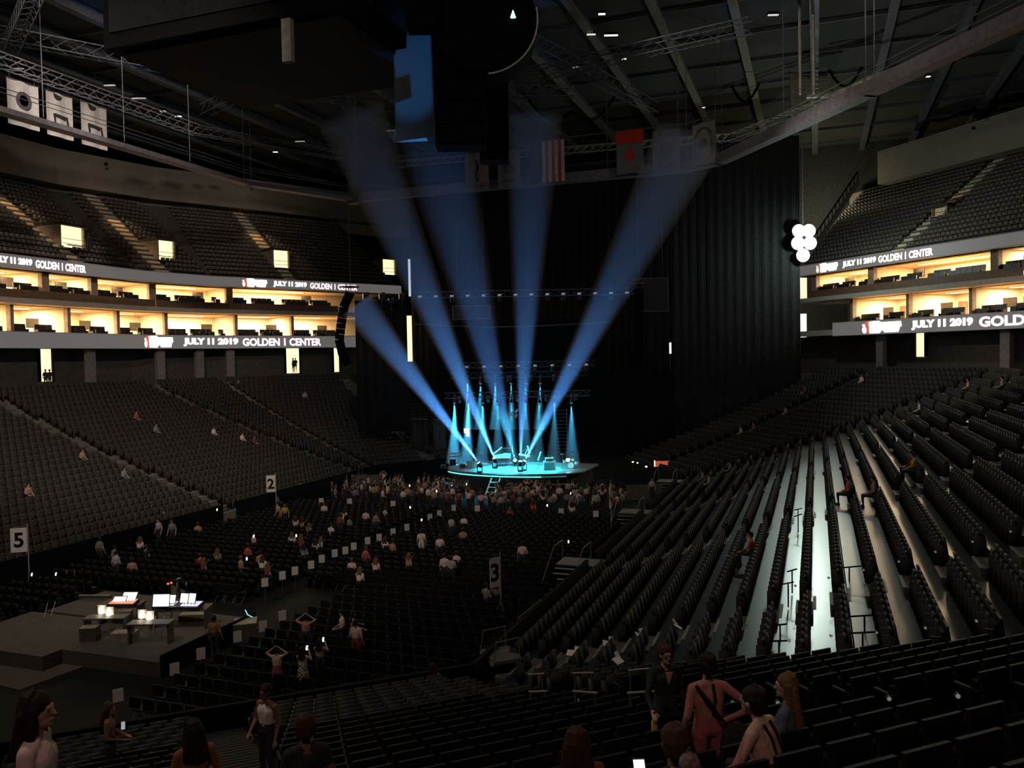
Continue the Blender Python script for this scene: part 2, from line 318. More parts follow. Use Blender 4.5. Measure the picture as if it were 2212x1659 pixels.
def ribbon(P, tier, s0, s1, texts, label):
    z0, z1 = RIB[tier]; e = empty('led_ribbon_board', at_arc(P, (s0 + s1) / 2)[0].to_tuple() + (z0,)); o = e.location
    def mk(mb, nm, mt, lab=None):
        mb.v = [(x - o.x, y - o.y, z - o.z) for x, y, z in mb.v]; q = mb.build(nm, mt, e)
        if lab: q['label'] = lab
    mk(strip(MB(), P, -.05, .12, z0, z1, 0, s0, s1), 'display_face', LEDG)
    mk(strip(MB(), P, -.09, .3, z1, z1 + .07, 0, s0, s1), 'top_edge', FASC); mk(strip(MB(), P, -.09, .3, z0 - .06, z0, 0, s0, s1), 'bottom_edge', FASC)
    h = (z1 - z0)
    for txt, x0, x1 in texts:
        a0, a1 = arc_px(P, x0), arc_px(P, x1)
        def put(co, fs, nm, mt, lab):
            mb = MB(); vs = []
            for u, v, w in co:
                p, t, n = at_arc(P, a0 + (a1 - a0) * u, -.065 - w); vs.append((p.x, p.y, z0 + h * v))
            mb.add(vs, fs); mk(mb, nm, mt, lab)
        if txt == 'logo':
            def flat(pts): k = len(pts); return [(u, v, 0) for u, v in pts] + [(u, v, .02) for u, v in pts], [tuple(range(k)), tuple(range(2 * k - 1, k - 1, -1))] + [(i, (i + 1) % k, k + (i + 1) % k, k + i) for i in range(k)]
            put(*flat([(0, .72), (.03, .8), (.09, .72), (.08, .6), (.12, .45), (.11, .12), (.06, .05), (.02, .15), (.0, .4), (.03, .55)]), 'logo_figure', LEDP, 'small white figure of the event logo')
            put(*flat([(.05, .85), (.16, .97), (.2, .85), (.15, .6), (.19, .3), (.17, .04), (.13, .05), (.13, .4), (.1, .65)]), 'logo_arc', LEDR, 'red arc of the event logo')
            put(*flat([(.17, .92), (.3, .97), (.45, .97), (.48, .86), (.98, .86), (1., .5), (.96, .45), (.92, .08), (.58, .08), (.53, .3), (.45, .04), (.2, .06), (.19, .5)]), 'logo_wordmark', LEDW, 'glowing white wordmark of the event logo')
        else:
            hot = 'JULY' in txt; co, fs = text_mesh(txt, .062 if hot else .042); co = co.copy()
            co[:, 0] /= co[:, 0].max(); vm = co[:, 1].max(); co[:, 1] = .15 + .68 * co[:, 1] / vm; co[:, 2] = (co[:, 2] > 0) * .02
            put([tuple(q) for q in co], fs, 'lettering', LEDW if hot else LEDP, 'glowing text reading ' + txt)
    tag(e, label, 'led board', 'led ribbon boards on the suite tiers')
J, G = 'JULY 11 2019', 'GOLDEN 1 CENTER'
ribbon(QL, 'lower', 8, arc_px(QL, 767), [('logo', 309, 372), (J, 394, 513), (G, 522, 692)], 'lower grey led ribbon ending beside the hanging speaker curve, reading GOLDEN 1 CENTER')
ribbon(QL, 'upper', 8, arc_px(QL, 868), [(J, -14, 73), (G, 80, 188), ('logo', 525, 579), (J, 592, 664), (G, 671, 773)], 'upper grey led ribbon below the seats with lit doorways and stair aisles')
ribbon(QR, 'upper', arc_px(QR, 1716), 40, [('logo', 1765, 1812), (J, 1822, 1894), (G, 1899, 2017)], 'upper led ribbon beside the glaring work light')
ribbon(QR, 'lower', arc_px(QR, 1799), 40, [('logo', 1863, 1949), (J, 1970, 2103), (G, 2116, 2292)], 'lower led ribbon above the dark rows, cut by the picture edge at GOLDEN')
# slabs, back walls, ceilings of the two suite floors
for P, sd, s0 in ((QL, 'left', 8), (QR, 'right', 0)):
    send = arc_px(QL, 868) if sd == 'left' else None; s0u = arc_px(QR, 1716) if sd == 'right' else 8
    mb = MB(); strip(mb, P, .0, 8.2, 16.5, 16.95, 0, s0u, send); strip(mb, P, .12, 8.2, 19.62, 20.45, 0, s0u, send); strip(mb, P, .12, 8.2, 12.7, 13.3, 0, s0u, send)
    tag(mb.build('floor_suites_' + sd, M('slab_concrete', (.45, .40, .34), .8, noise=.1)), 'concrete floor slabs of the two suite tiers', kind='structure')
    mb = strip(MB(), P, 7.2, 7.5, 13.3, 19.7, 0, s0u, send); strip(mb, P, 2.0, 7.2, 16.42, 16.499, 0, s0u, send); strip(mb, P, .7, 7.2, 19.55, 19.619, 0, s0u, send)
    tag(mb.build('wall_suites_' + sd, CREAM), 'cream back walls and ceilings of the suites', kind='structure')
    # dark wall of the lower concourse
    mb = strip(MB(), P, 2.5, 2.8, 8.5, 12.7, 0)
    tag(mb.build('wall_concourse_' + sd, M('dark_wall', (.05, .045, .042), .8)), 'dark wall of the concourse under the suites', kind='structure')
seatbox = MB().box((0, -.05, .30), (.56, .55, .16)).box((0, .24, .70), (.58, .16, .78), rx=-.1).box((-.27, -.02, .38), (.05, .45, .5)).box((.27, -.02, .38), (.05, .45, .5)); sbm = seatbox.mesh('suite_chair', M('suite_seat_black', (.02, .017, .015), .45))
def suite(P, tier, x0, x1, side, style, words):
    a0, a1 = arc_px(P, x0, .8), arc_px(P, x1, .8)
    if a0 > a1: a0, a1 = a1, a0
    z0, z1 = (13.3, 16.42) if tier == 'lower' else (16.95, 19.55)
    A, t, n = at_arc(P, a0); B, _, _ = at_arc(P, a1); t = (B - A); L = t.length; t /= L; n = Vector((-t.y, t.x)); sh = max([0.] + [(Vector(q) - A).dot(n) for q in P if 0 < (Vector(q) - A).dot(t) < L and abs((Vector(q) - A).dot(n)) < 4]); A = A + n * sh; rz = math.atan2(t.y, t.x)
    e = empty('suite', (A.x, A.y, z0), rz); h = z1 - z0          # local x along, y outward (into the room)
    for xx, w in ((.0, .34 if tier == 'lower' else .75),):
        MB().box((xx, 1.15, h / 2), (w, .5, h)).build('column', M('column_tan', (.30, .21, .14), .7), e)
    MB().box((0, 4.3, h / 2), (.14, 5.8, h)).build('partition', CREAM, e)
    MB().box((L / 2, 3.4, .05), (L - .2, 6, .1)).build('suite_floor', TAN, e)
    lowf = MB().box((L / 2, .35, .38), (L, .08, .75)); lowf.build('parapet', BROWN, e)
    if style in (0, 2):                                           # tan niche with a bright doorway
        MB().box((L * .62, 7.05, h * .42), (L * .46, .2, h * .84)).build('wood_panel', TAN, e)
        MB().box((L * .52, 6.92, h * .36), (L * .2, .1, h * .7)).build('bright_doorway', GLOWW, e)
    if style in (1, 3):
        MB().box((L * .08 + .5, 6.95, h * .38), (.95, .12, h * .76)).build('room_door', BROWN, e)
        MB().box((L * .3, 6.9, h * .5), (.12, .3, h)).build('wall_fin', TAN, e)
    if style == 4: MB().box((L * .5, 6.9, h * .40), (L * .8, .2, h * .7)).build('wood_panel', TAN, e); MB().box((L * .35, 6.7, h * .42), (.9, .1, .7)).build('bright_picture', GLOWW, e); MB().box((L * .7, 6.7, h * .62), (1.3, .1, .14)).build('shelf_light', GLOWW, e)
    tv = MB().box((0, 0, 0), (1.25, .08, .8)); tx = .20 if side == 'right' else .84
    tvo = empty('television', (A + t * (L * tx) + n * 4.4).to_tuple() + (z0 + 1.75,), rz); tv.build('screen', TVD, tvo); MB().box((0, .02, 0), (1.33, .06, .88)).build('bezel', DARK, tvo); MB().box((0, .1, 0), (.3, .1, .2)).build('wall_mount', DARK, tvo)
    tag(tvo, 'dark television in the ' + words, 'television', 'televisions in the suites')
    lo = empty('ceiling_light', (A + t * (L / 2) + n * 4.6).to_tuple() + (z1 - .04,), rz)
    MB().box((0, 0, 0), (L * .62, .5, .05)).build('diffuser', LAMPW, lo); MB().box((0, 0, .02), (L * .66, .6, .04)).build('frame', STEEL, lo)
    light('suite_lamp', 'AREA', (0, 0, -.06), 230 * L, (1, .78, .47), None, L * .6, 1.6, parent=None).parent = lo
    tag(lo, 'warm ceiling light in the ' + words, 'lamp', 'ceiling lights of the suites'); tag(e, words, 'suite', 'suites on the ' + tier + ' tier')
    x = .55; g = rnd.choice((3, 4)); c = 0
    while x < L - .5:
        for r_, yy, zz in ((0, .95, .12), (1, 1.75, .42)):
            if r_ == 0 and tier == 'lower' and rnd.random() < .5: continue
            p = A + t * x + n * yy; o = link('suite_chair', sbm, None, (p.x, p.y, z0 + zz), (0, 0, rz)); tag(o, 'dark padded chair fronting the ' + words, 'chair', 'seats along the suite fronts')
        c += 1; x += .62
        if c >= g: x += rnd.choice((.5, .9, 1.3)); c = 0; g = rnd.choice((3, 4, 5))
ll = [-118, 30, 153, 262, 363, 510, 633, 744]; lu = [-40, 105, 214, 335, 497, 727]
for k in range(len(ll) - 1): suite(QL, 'lower', ll[k], ll[k + 1], 'left', (4, 1, 0, 0, 1, 3, 3)[k], ['lower suite cut by the picture edge', 'lower suite first whole from the picture edge', 'lower suite second whole from the picture edge', 'lower suite above the event logo', 'lower suite above the ribbon date', 'lower suite above the word GOLDEN', 'lower suite beside the hanging speaker curve'][k])
for k in range(len(lu) - 1): suite(QL, 'upper', lu[k], lu[k + 1], 'left', (1, 3, 0, 4, 4)[k], ['upper suite at the picture edge under the ribbon', 'upper suite below the words GOLDEN 1 CENTER', 'narrow upper suite below the first lit upper doorway', 'upper suite with brown panelled back wall', 'wide upper suite below the full ribbon message'][k])
for k, (a, b) in enumerate(((1758, 1882), (1882, 2152), (2152, 2226))): suite(QR, 'upper', a, b, 'right', (1, 4, 3)[k], ['upper suite nearest the glaring work light', 'wide upper suite above the led date', 'upper suite at the picture edge above the word GOLDEN'][k])
for k, (a, b) in enumerate(((1840, 1962), (1962, 2100), (2100, 2226))): suite(QR, 'lower', a, b, 'right', (1, 1, 1)[k], ['lower suite above the event logo near the black curtain', 'lower suite above the led date', 'lower suite above GOLDEN at the picture edge'][k])
def openwall(P, xs, z0, z1, name, w=None):
    for x0, x1, lab in xs:
        a0, a1 = sorted((arc_px(P, x0, 2.3), arc_px(P, x1, 2.3))); A, t, n = at_arc(P, (a0 + a1) / 2, 2.35); L = a1 - a0; rz = math.atan2(t.y, t.x)
        e = empty(name, (A.x, A.y, z0), rz); MB().box((0, .1, (z1 - z0) / 2), (L, .06, z1 - z0)).build('glow_opening', GLOWW, e)  # glowing panel in place of the lamplit concourse
        for s_ in (-1, 1): MB().box((s_ * (L / 2 + .06), 0, (z1 - z0) / 2), (.12, .3, z1 - z0)).build('jamb', DARK, e)
        tag(e, lab, 'doorway', kind='structure')
openwall(QL, [(88, 114, 'lit concourse doorway under the plain part of the lower ribbon'), (616, 645, 'lit concourse doorway with people under the word CENTER'), (719, 731, 'narrow lit concourse doorway beside the speaker curve')], 9.6, 12.6, 'door_1')
openwall(QR, [(1987, 2008, 'lit concourse doorway under the led date')], 10.3, 12.6, 'door_2')
for P, sd, xs in ((QL, 'left', (205, 352, 437, 500)), (QR, 'right', (1890, 2160))):
    for x in xs:
        p, t, n = at_arc(P, arc_px(P, x), .8); tag(MB().box((0, 0, 2), (.9, .5, 4.3)).build('concourse_pillar', M('pillar_grey', (.16, .14, .14), .8), None, (p.x, p.y, 8.4), math.atan2(t.y, t.x)), 'grey concrete pillar under the suite tiers', 'pillar', 'pillars of the concourse')
# ================================================================ upper deck
NU, UD = 18, .82
def zu(s): return 20.6 + .70 * s
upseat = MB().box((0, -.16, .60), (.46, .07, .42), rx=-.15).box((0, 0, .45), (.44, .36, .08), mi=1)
UA = {'left': [(90, 3), (285, 3), (583, 3)], 'right': [(2060, 2)]}
for P, sd in ((QL, 'left'), (QR, 'right')):
    s0 = 8 if sd == 'left' else arc_px(QR, 1728); s1 = arc_px(QL, 868) if sd == 'left' else 40
    mb = MB(); tf = []
    aisles = [arc_px(P, x, 7.) for x, _ in UA[sd]]
    for k in range(NU):
        o0, o1 = .9 + UD * k, .9 + UD * (k + 1); z = zu(UD * k); s0 = 8 if sd == 'left' else max(.2, arc_px(P, 1733 + 7.2 * k, o0)); strip(mb, P, o0, o1, z - 1.2, z, 0, s0, s1)
        s = s0 + .4
        while s < s1 - .3:
            if all(abs(s - g) > .95 for g in aisles):
                p, t, n = at_arc(P, s, o0 + .5); tf.append(mat4((p.x, p.y, z), math.atan2(-n.y, -n.x) - math.pi / 2))
            s += .54
    tag(mb.build('floor_upper_deck_' + sd, M('deck_dark', (.12, .105, .09), .85)), 'steep dark terrace of the upper deck', kind='structure')
    o = link('upper_seats', merged('upper_seats', upseat, [M('upper_seat', (.18, .155, .14), .8, spec=.2), M('hazed_upper_pan', (.12, .10, .09), .8, spec=.2)], tf)); tag(o, 'steep dark seats above the upper led ribbon ' + ('with four lit doorways' if sd == 'left' else 'by the glaring work light'), 'seats', kind='stuff')  # seat colour lifted in place of haze over the upper deck
    for (x, _), g in zip(UA[sd], aisles):
        mb = MB(); p0, t, n = at_arc(P, g); rz = math.atan2(t.y, t.x)
        for k in range(NU):
            z = zu(UD * k); p = p0 + n * (.9 + UD * k + UD * .5); mb.box((p.x, p.y, z + .02), (1.5, UD, .05), rz); p = p0 + n * (.9 + UD * k + UD * .75); mb.box((p.x, p.y, z + .17), (1.5, UD * .5, .3), rz)
        tag(mb.build('aisle_stairs', STEPC), {90: 'lit upper stairs running out of the picture edge', 285: 'lit upper stairs ending at the second lit doorway', 583: 'lit upper stairs straight above the third lit doorway', 2060: 'dim upper stairs on the far deck across from the ribbon message'}[x], 'stairs', 'upper deck stairs')
        pt = p0 + n * 11.6; fx = empty('stair_fill_lamp', (pt.x, pt.y, 33.6)); MB().lathe([(.05, .2), (.16, .15), (.2, -.1), (.17, -.12)], n=10).build('housing', DARK, fx)  # added downlight, not a seen fixture, brightening the stairs
        tgt = p0 + n * 8.5; light('stair_fill', 'SPOT', (0, 0, -.15), 6500 if sd == 'left' else 500, (1, .72, .42), None, spot=math.radians(46), blend=.8).parent = fx
        fx.children[-1].rotation_euler = (Vector((tgt.x - n.x * 2, tgt.y - n.y * 2, 24.5)) - fx.location).to_track_quat('-Z', 'Y').to_euler()
        tag(fx, 'small added downlight above the stairs ' + {90: 'at the picture edge', 285: 'to the second doorway', 583: 'to the third doorway', 2060: 'on the far deck'}[x], 'lamp', 'added downlights above the upper stairs')
    top = zu(UD * NU); oo = .9 + UD * NU
    BK = M('bulkhead', (.28, .25, .205), .85, noise=.08, scale=.5)
    mb = strip(MB(), P, oo, oo + .5, top - 1.5, top + .2, 0, s0 - (0 if sd == 'left' else 2), None)
    mb2 = strip(MB(), P, oo - 2.2, oo - 1.7, 31.0, 34.6, 0, s0 + (0 if sd == 'left' else 4), None); strip(mb2, P, oo - 2.2, oo + 1, 34.55, 34.8, 0, s0 + (0 if sd == 'left' else 4), None); strip(mb2, P, oo - 2.2, oo + 1, 30.9, 31.0, 0, s0 + (0 if sd == 'left' else 4), None)
    tag(mb.build('wall_back_' + sd, BK), kind='structure'); tag(mb2.build('trim_1' if sd == 'left' else 'trim_2', BK), 'pale concrete bulkhead band above the upper seats', kind='structure')
# upper deck portals (vomitories), a glowing panel in place of passage light
def portal(P, x, off, w, hgt, lab, zoff=0., lit=None):
    s = arc_px(P, x, off); p, t, n = at_arc(P, s, off); z = zu(off - .9) - .2 + zoff; rz = math.atan2(t.y, t.x)
    e = empty('door_portal', (p.x, p.y, z), rz)
    for s_ in (-1, 1): MB().box((s_ * (w / 2 + .1), 1.6, hgt / 2), (.2, 3.2, hgt)).build('side_wall', M('portal_wall', (.40, .32, .22), .8), e)
    MB().box((0, 1.6, hgt + .15), (w + .5, 3.3, .3)).build('lintel', M('portal_dark', (.06, .05, .045), .8), e)
    MB().box((0, .35, hgt / 2), (w, .1, hgt)).build('glow_passage', lit or GLOWW, e)
    for k in (0, 1): MB().tube([(-w / 2, -.1, .55 + k * .45), (w / 2, -.1, .55 + k * .45)], .025).build('guard_rail', DARK, e)
    MB().box((0, -.1, -.3), (w + .4, .2, .9)).build('parapet', DARK, e)
    tag(e, lab, 'doorway', kind='structure')
portal(QL, 171, 3.6, 2.6, 2.3, 'lit upper doorway with a standing figure, first from the picture edge')
portal(QL, 366, 3.4, 1.8, 2.3, 'lit upper doorway at the foot of the long lit stairs')
portal(QL, 612, 3.4, 1.9, 2.3, 'lit upper doorway straight under the short lit stairs')
portal(QL, 843, 3.4, 1.9, 2.2, 'lit upper doorway beside the black curtain')
portal(QR, 2055, 6.2, 1.5, 1.1, 'dim lit opening in the far upper deck', lit=M('dim_glow', (.4, .32, .2), .7, emit=.16, ecol=(1, .78, .45), noise=.5, scale=3))
# glowing panels standing in for lamplit gaps beside the curtain
def panel(name, x0, y0, x1, y1, d, mt, lab):
    a, b = atd(x0, y1, d), atd(x1, y0, d); c = (a + b) / 2
    o = MB().box((0, 0, 0), ((b - a).dot(r0), .2, b.z - a.z)).build(name, mt, None, c, YAW); return tag(o, lab, kind='structure')
panel('door_3', 1722, 600, 1742, 650, 106, GLOWW, 'bright corridor gap right of the black curtain, under the work light')
panel('door_4', 1721, 678, 1741, 757, 106, M('cool_glow', (.9, .95, .8), .6, emit=2.2, ecol=(.95, 1, .85)), 'tall bright corridor doorway at the foot of the black curtain')
panel('door_5', 1763, 728, 1774, 770, 106, GLOWW, 'small lit doorway beside the lower ribbon end')
panel('door_6', 883, 560, 889, 640, 112, M('blue_glow', (.6, .7, 1), .6, emit=.9, ecol=(.65, .75, 1)), 'thin pale lit gap beside the curtain, upper')
panel('door_7', 877, 682, 890, 781, 108, GLOWW, 'tall warm lit gap between side drape and curtain')
panel('door_8', 861, 748, 867, 796, 108, GLOWW, 'thin lit slot beside the tall warm gap')
panel('wall_recess', 1726, 300, 1850, 445, 118, M('recess_wall', (.55, .52, .42), .85), 'pale wall recess above the work light')
panel('wall_recess_low', 1726, 445, 1840, 560, 119, M('recess_wall2', (.72, .66, .46), .85), 'pale wall behind the work light')
# glaring work light on a mast
fp = atd(1737, 525, 82); e = empty('work_light', (fp.x, fp.y, fp.z), YAW)
HOT = M('flood_lamp', (1, 1, 1), .4, emit=2.5, ecol=(.93, 1, .95), noise=.01)
for k, (dx, dz) in enumerate(((-.5, 1.2), (.5, 1.2), (-.6, 0.), (.6, 0.), (-.1, -1.2))):
    hd = MB().lathe([(.30, .35), (.66, .1), (.70, 0)], n=14, R=Matrix.Rotation(math.radians(-90), 3, 'X')).build('lamp_housing', STEELD, e, (dx, .02, dz)); MB().lathe([(.66, 0), (.60, -.06)], n=14, R=Matrix.Rotation(math.radians(-90), 3, 'X')).build('lamp_lens', HOT, hd)
MB().tube([(0, .3, -1.4), (0, .3, 12)], .05).tube([(-.7, .3, .95), (.7, .3, .95)], .05).tube([(-.7, .3, 0), (.7, .3, 0)], .05).build('mast', STEEL, e)
light('work_lamp', 'SPOT', fp + Vector((0, -1., .2)), 4600, (.78, 1, .88), (2.5, 44, 4), spot=math.radians(27), blend=.7, radius=1.1)
light('curtain_fill', 'POINT', (.3, -3.2, -.5), 1300, (.82, 1, .94), radius=.3).parent = e  # added point light brightening the curtain beside the work light
tag(e, 'glaring white work light at the edge of the black curtain', 'lamp'); light('recess_lamp', 'POINT', atd(1770, 470, 104), 900, (1, .9, .6), radius=.4)
# railing up the edge of the far upper deck
e = empty('stair_railing', at_arc(QR, arc_px(QR, 1762), 1.5)[0].to_tuple() + (21,))
pa, pb = atd(1758, 535, 97), atd(1853, 395, 97)
for k in range(13):
    p = pa.lerp(pb, k / 12) - e.location; MB().tube([p, p + Vector((0, 0, 1.3))], .05).build('baluster', DARK, e)
MB().tube([pa - e.location + Vector((0, 0, 1.3)), pb - e.location + Vector((0, 0, 1.3))], .09).build('top_rail', DARK, e); MB().tube([pa - e.location, pb - e.location], .25).build('stringer', M('deck_dark', (.05, .045, .04)), e)
tag(e, 'sloping dark railing climbing beside the work light', 'railing')
# ================================================================ roof
ceil = tag(MB().span((-95, -12, 38.), (48, 130, 38.4)).build('ceiling', M('roof_deck', (.07, .07, .056), .85, noise=.3, scale=.15)), 'dark corrugated roof deck', kind='structure')
for k, X in enumerate(np.arange(-74, 34, 5.7)):
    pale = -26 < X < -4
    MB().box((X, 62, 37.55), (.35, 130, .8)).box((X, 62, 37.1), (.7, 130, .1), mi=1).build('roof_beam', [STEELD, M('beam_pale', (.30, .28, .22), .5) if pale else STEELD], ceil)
for Y in range(24, 118, 7): MB().box((-24, Y, 37.85), (130, .16, .3)).build('roof_purlin', STEELD, ceil)
tag(MB().box((-24, 118, 20), (140, .6, 40)).build('wall_end', M('end_wall', (.05, .05, .05), .9)), 'dark end wall behind the curtain', kind='structure')
def truss(name, a, b, w=.6, lab=None, group=None, mt=None, r=.05, n=None, extra=None):
    a, b = Vector(a), Vector(b); mid = (a + b) / 2; e = empty(name, mid); d = (b - a); L = d.length; t = d / L
    sd = t.cross(Vector((0, 0, 1))).normalized() * w / 2; vz = Vector((0, 0, w / 2)); mt = mt or STEEL; cs = [(sd + vz), (-sd + vz), (-sd - vz), (sd - vz)]
    for c in cs: MB().tube([a - mid + c, b - mid + c], r, 5).build('chord', mt, e)
    n = n or max(3, int(L / w / 1.3)); lc = MB()
    for k in range(n):
        p, q = a - mid + t * (L * k / n), a - mid + t * (L * (k + 1) / n)
        for c0, c1 in ((0, 1), (1, 2), (2, 3), (3, 0)): lc.tube([p + cs[c0], q + cs[c1]], r * .55, 4)
    lc.build('lacing', mt, e)
    return tag(e, lab, 'truss', group)
truss('catwalk_truss', (-50, 33, 31.1), (-50, 58.5, 31.1), .8, 'pale lattice truss carrying the three side banners', 'roof trusses', mt=M('truss_pale', (.34, .34, .40), .45, .2))
truss('catwalk_truss', (-50, 58.5, 31.1), (-43, 74, 31.3), .7, 'dim lattice truss between banner truss and corner post', 'roof trusses', mt=STEELD)
truss('curtain_truss', (-46, 88, 34.), (-8, 88, 33.), .7, 'bright lattice truss along the top of the black curtain', 'roof trusses', mt=STEELL)
truss('curtain_truss', (-8, 88, 33.), (4, 80, 34), .7, 'bright lattice truss end meeting the sloping catwalk', 'roof trusses', mt=STEELL)
for k, (a, b) in enumerate((((-62, 30, 34.5), (-40, 66, 34.5)), ((-52, 62, 34), (-24, 50, 34.5)), ((-60, 48, 34), (-36, 33, 34)), ((-44, 60, 34), (-20, 72, 34.5)), ((-34, 66, 33.5), (-4, 60, 33.5)), ((-22, 48, 34), (-14, 78, 34)))):
    truss('roof_truss', a, b, .9, ['dim roof truss slanting from the banners to the curtain', 'dim roof truss crossing behind the scoreboard', 'dim roof truss over the near side seats', 'dim roof truss reaching the hanging screen', 'dim roof truss over the stage floor', 'dim roof truss beside the round speaker drum'][k], 'roof trusses', mt=STEELD)
for k, hp in enumerate([q[0] for q in FILL] + [q[0] for q in FILL2]):
    e = empty('fill_lamp', (hp[0], hp[1], hp[2] + .25)); MB().box((0, 0, .1), (1.1, 1.1, .25)).build('housing', STEELD, e); MB().tube([(0, 0, .2), (0, 0, 2.2)], .05).build('drop_rod', STEELD, e); tag(e, 'square added fill lamp under the roof, ' + ['over the near side rows', 'over the far side rows', 'over the left stand', 'over the near end', 'aimed at the opposite stand', 'aimed at the corner suites', 'aimed at the floor rows', 'aimed at the far corner', 'aimed at the side rows'][k], 'lamp', 'added fill lamps')  # housings added for the fill lights
# catwalk ring with hangers
RING = [(12.5, 43.5), (3.3, 56.6), (-7.4, 71.8), (-10.7, 73.4), (-43, 73), (-47.6, 62), (-47.6, 34)]
for k in range(len(RING) - 1):
    a, b = Vector(RING[k]), Vector(RING[k + 1]); c = (a + b) / 2; L = (b - a).length; e = empty('catwalk_beam', (c.x, c.y, 27), math.atan2((b - a).y, (b - a).x))
    thin = k >= 4; hh = .35 if thin else .85; MB().box((0, 0, .0 + hh / 2 - .2), (L + .3, .9, hh)).build('walk_box', M('catwalk_grey', (.16, .155, .175), .6), e)
    for s_ in (-.42, .42): MB().tube([(-L / 2, s_, 1.3), (L / 2, s_, 1.3)], .03, 5).build('guard_rail', STEELD, e)
    for q in np.linspace(-L / 2 + .4, L / 2 - .4, max(2, int(L / 5))): MB().tube([(q, 0, .4), (q, 0, 10.5)], .035, 5).build('hanger', STEELD, e)
    tag(e, ['sloping catwalk beam leaving the picture at its top edge', 'long sloping catwalk beam in front of the curtain corner', 'short catwalk beam at the last banner', 'level catwalk beam carrying the far banners', 'thin dark catwalk beam at the corner post', 'thin dark catwalk beam below the side banners'][k], 'catwalk', 'catwalk ring')
tag(MB().tube([(-43, 72.1, 30.62), (-10.4, 72.15, 30.62), (-7, 70.5, 30.62)], .05).build('banner_rail', STEELD), 'thin rail from which the far banners hang', 'rail')
p = empty('corner_post', (-43, 72.6, 26.6)); MB().box((0, 0, 5.6), (.75, .5, 11.2)).build('post', M('catwalk_grey', (.16, .155, .175)), p); MB().box((0, 0, .1), (1.1, .9, .3)).build('foot_plate', STEELD, p); tag(p, 'upright steel post at the corner of the catwalk ring', 'post')
# banners
def banner(c, w, h, rz, mt, prints, lab, grp):
    e = empty('banner', c, rz); mb = MB(); n = 8
    for i in range(n):
        x0, x1 = -w / 2 + w * i / n, -w / 2 + w * (i + 1) / n; y0, y1 = .05 * math.sin(i * 1.3), .05 * math.sin((i + 1) * 1.3)
        mb.add([(x0, y0, 0), (x1, y1, 0), (x1, y1 + .02, 0), (x0, y0 + .02, 0), (x0, y0, h), (x1, y1, h), (x1, y1 + .02, h), (x0, y0 + .02, h)], BOXF)
    mb.sm = False; mb.build('cloth', mt, e); MB().tube([(-w / 2 - .05, 0, h), (w / 2 + .05, 0, h)], .04).build('top_batten', STEELD, e); MB().tube([(-w * .4, 0, h), (-w * .4, .1, h + .55)], .015, 4).tube([(w * .4, 0, h), (w * .4, .1, h + .55)], .015, 4).build('ropes', STEELD, e)
    for nm, pts, pm_ in prints:
        mb = MB().poly([(u * w - w / 2, -.085, v * h) for u, v in pts], (0, 1, 0), .012); mb.build(nm, pm_, e)
    return tag(e, lab, 'banner', grp)
def circ(cx, cy, r, ry=None, n=12, a0=0, a1=2 * math.pi): return [(cx + r * math.cos(a0 + (a1 - a0) * k / n), cy + (ry or r) * math.sin(a0 + (a1 - a0) * k / n)) for k in range(n)]
PR = M('banner_print', (.10, .10, .11), .8); PRD = M('banner_ink', (.03, .03, .03), .8); BW = M('banner_pale', (.66, .63, .60), .8, noise=.1); BG = M('banner_grey', (.20, .19, .21), .8, noise=.15); BT = M('banner_tan', (.26, .21, .18), .8, noise=.15)
def bars(*q): return [('print_bar', [(a, b), (c, b), (c, d), (a, d)], PR) for a, b, c, d in q]
jersey = [('jersey_neck', circ(.42, .97, .17, .14, 10, math.pi, 2 * math.pi), PRD), ('jersey_strap', [(.22, .5), (.3, .52), (.34, .25), (.27, .24)], PRD), ('jersey_strap', [(.3, .44), (.7, .42), (.7, .50), (.3, .52)], PRD), ('jersey_strap', [(.7, .5), (.78, .5), (.86, .22), (.79, .2)], PRD)]
GB = 'side banners under the lattice truss'; GF = 'far banners on the catwalk'; EL = math.radians(90)
banner((-50.5, 42.15, 27.3), 2.35, 3.05, EL, BW, [('round_emblem', circ(.5, .58, .26, .2), PR), ('emblem_centre', circ(.5, .58, .15, .12), BW)] + bars((.25, .2, .75, .24), (.3, .12, .7, .16)), 'pale side banner with a round emblem, first of three under the truss', GB)
banner((-50.5, 45.05, 27.3), 2.15, 3.1, EL, BW, jersey, 'pale side banner with jersey shape, middle of three under the truss', GB)
banner((-50.5, 48.05, 27.3), 2.3, 3.2, EL, BW, jersey, 'pale side banner with jersey shape, last of three under the truss', GB)
banner((-29.5, 72.0, 26.65), 2.4, 3.4, 0, BT, [('figure_print', [(.45, .8), (.55, .82), (.6, .6), (.52, .4), (.6, .22), (.5, .2), (.42, .4), (.48, .6)], PRD)] + bars((.15, .08, .85, .12)), 'brownish far banner with a tall figure mark', GF)
banner((-26.3, 72.0, 26.6), 2.2, 3.4, 0, BG, [('round_emblem', circ(.5, .5, .25, .18), PR)] + bars((.15, .85, .85, .9), (.2, .15, .8, .22)), 'grey far banner between figure banner and striped flag', GF)
fl = empty('flag', (-22.2, 72.0, 26.75)); RED = M('flag_red', (.55, .06, .05), .8); FW = M('flag_white', (.62, .58, .56), .8)
for k in range(7): MB().box((-.9 + k * .3 + .15, 0, 1.85), (.295, .03, 3.7)).build('stripe', RED if k % 2 else FW, fl)
MB().box((-1.55, 0, 1.85), (1.0, .03, 3.7)).build('canton', M('flag_blue', (.03, .035, .08), .8), fl); MB().tube([(-2.1, 0, 3.72), (1.3, 0, 3.72)], .04).build('top_batten', STEELD, fl); tag(fl, 'striped red and white flag hanging among the far banners', 'flag', GF)
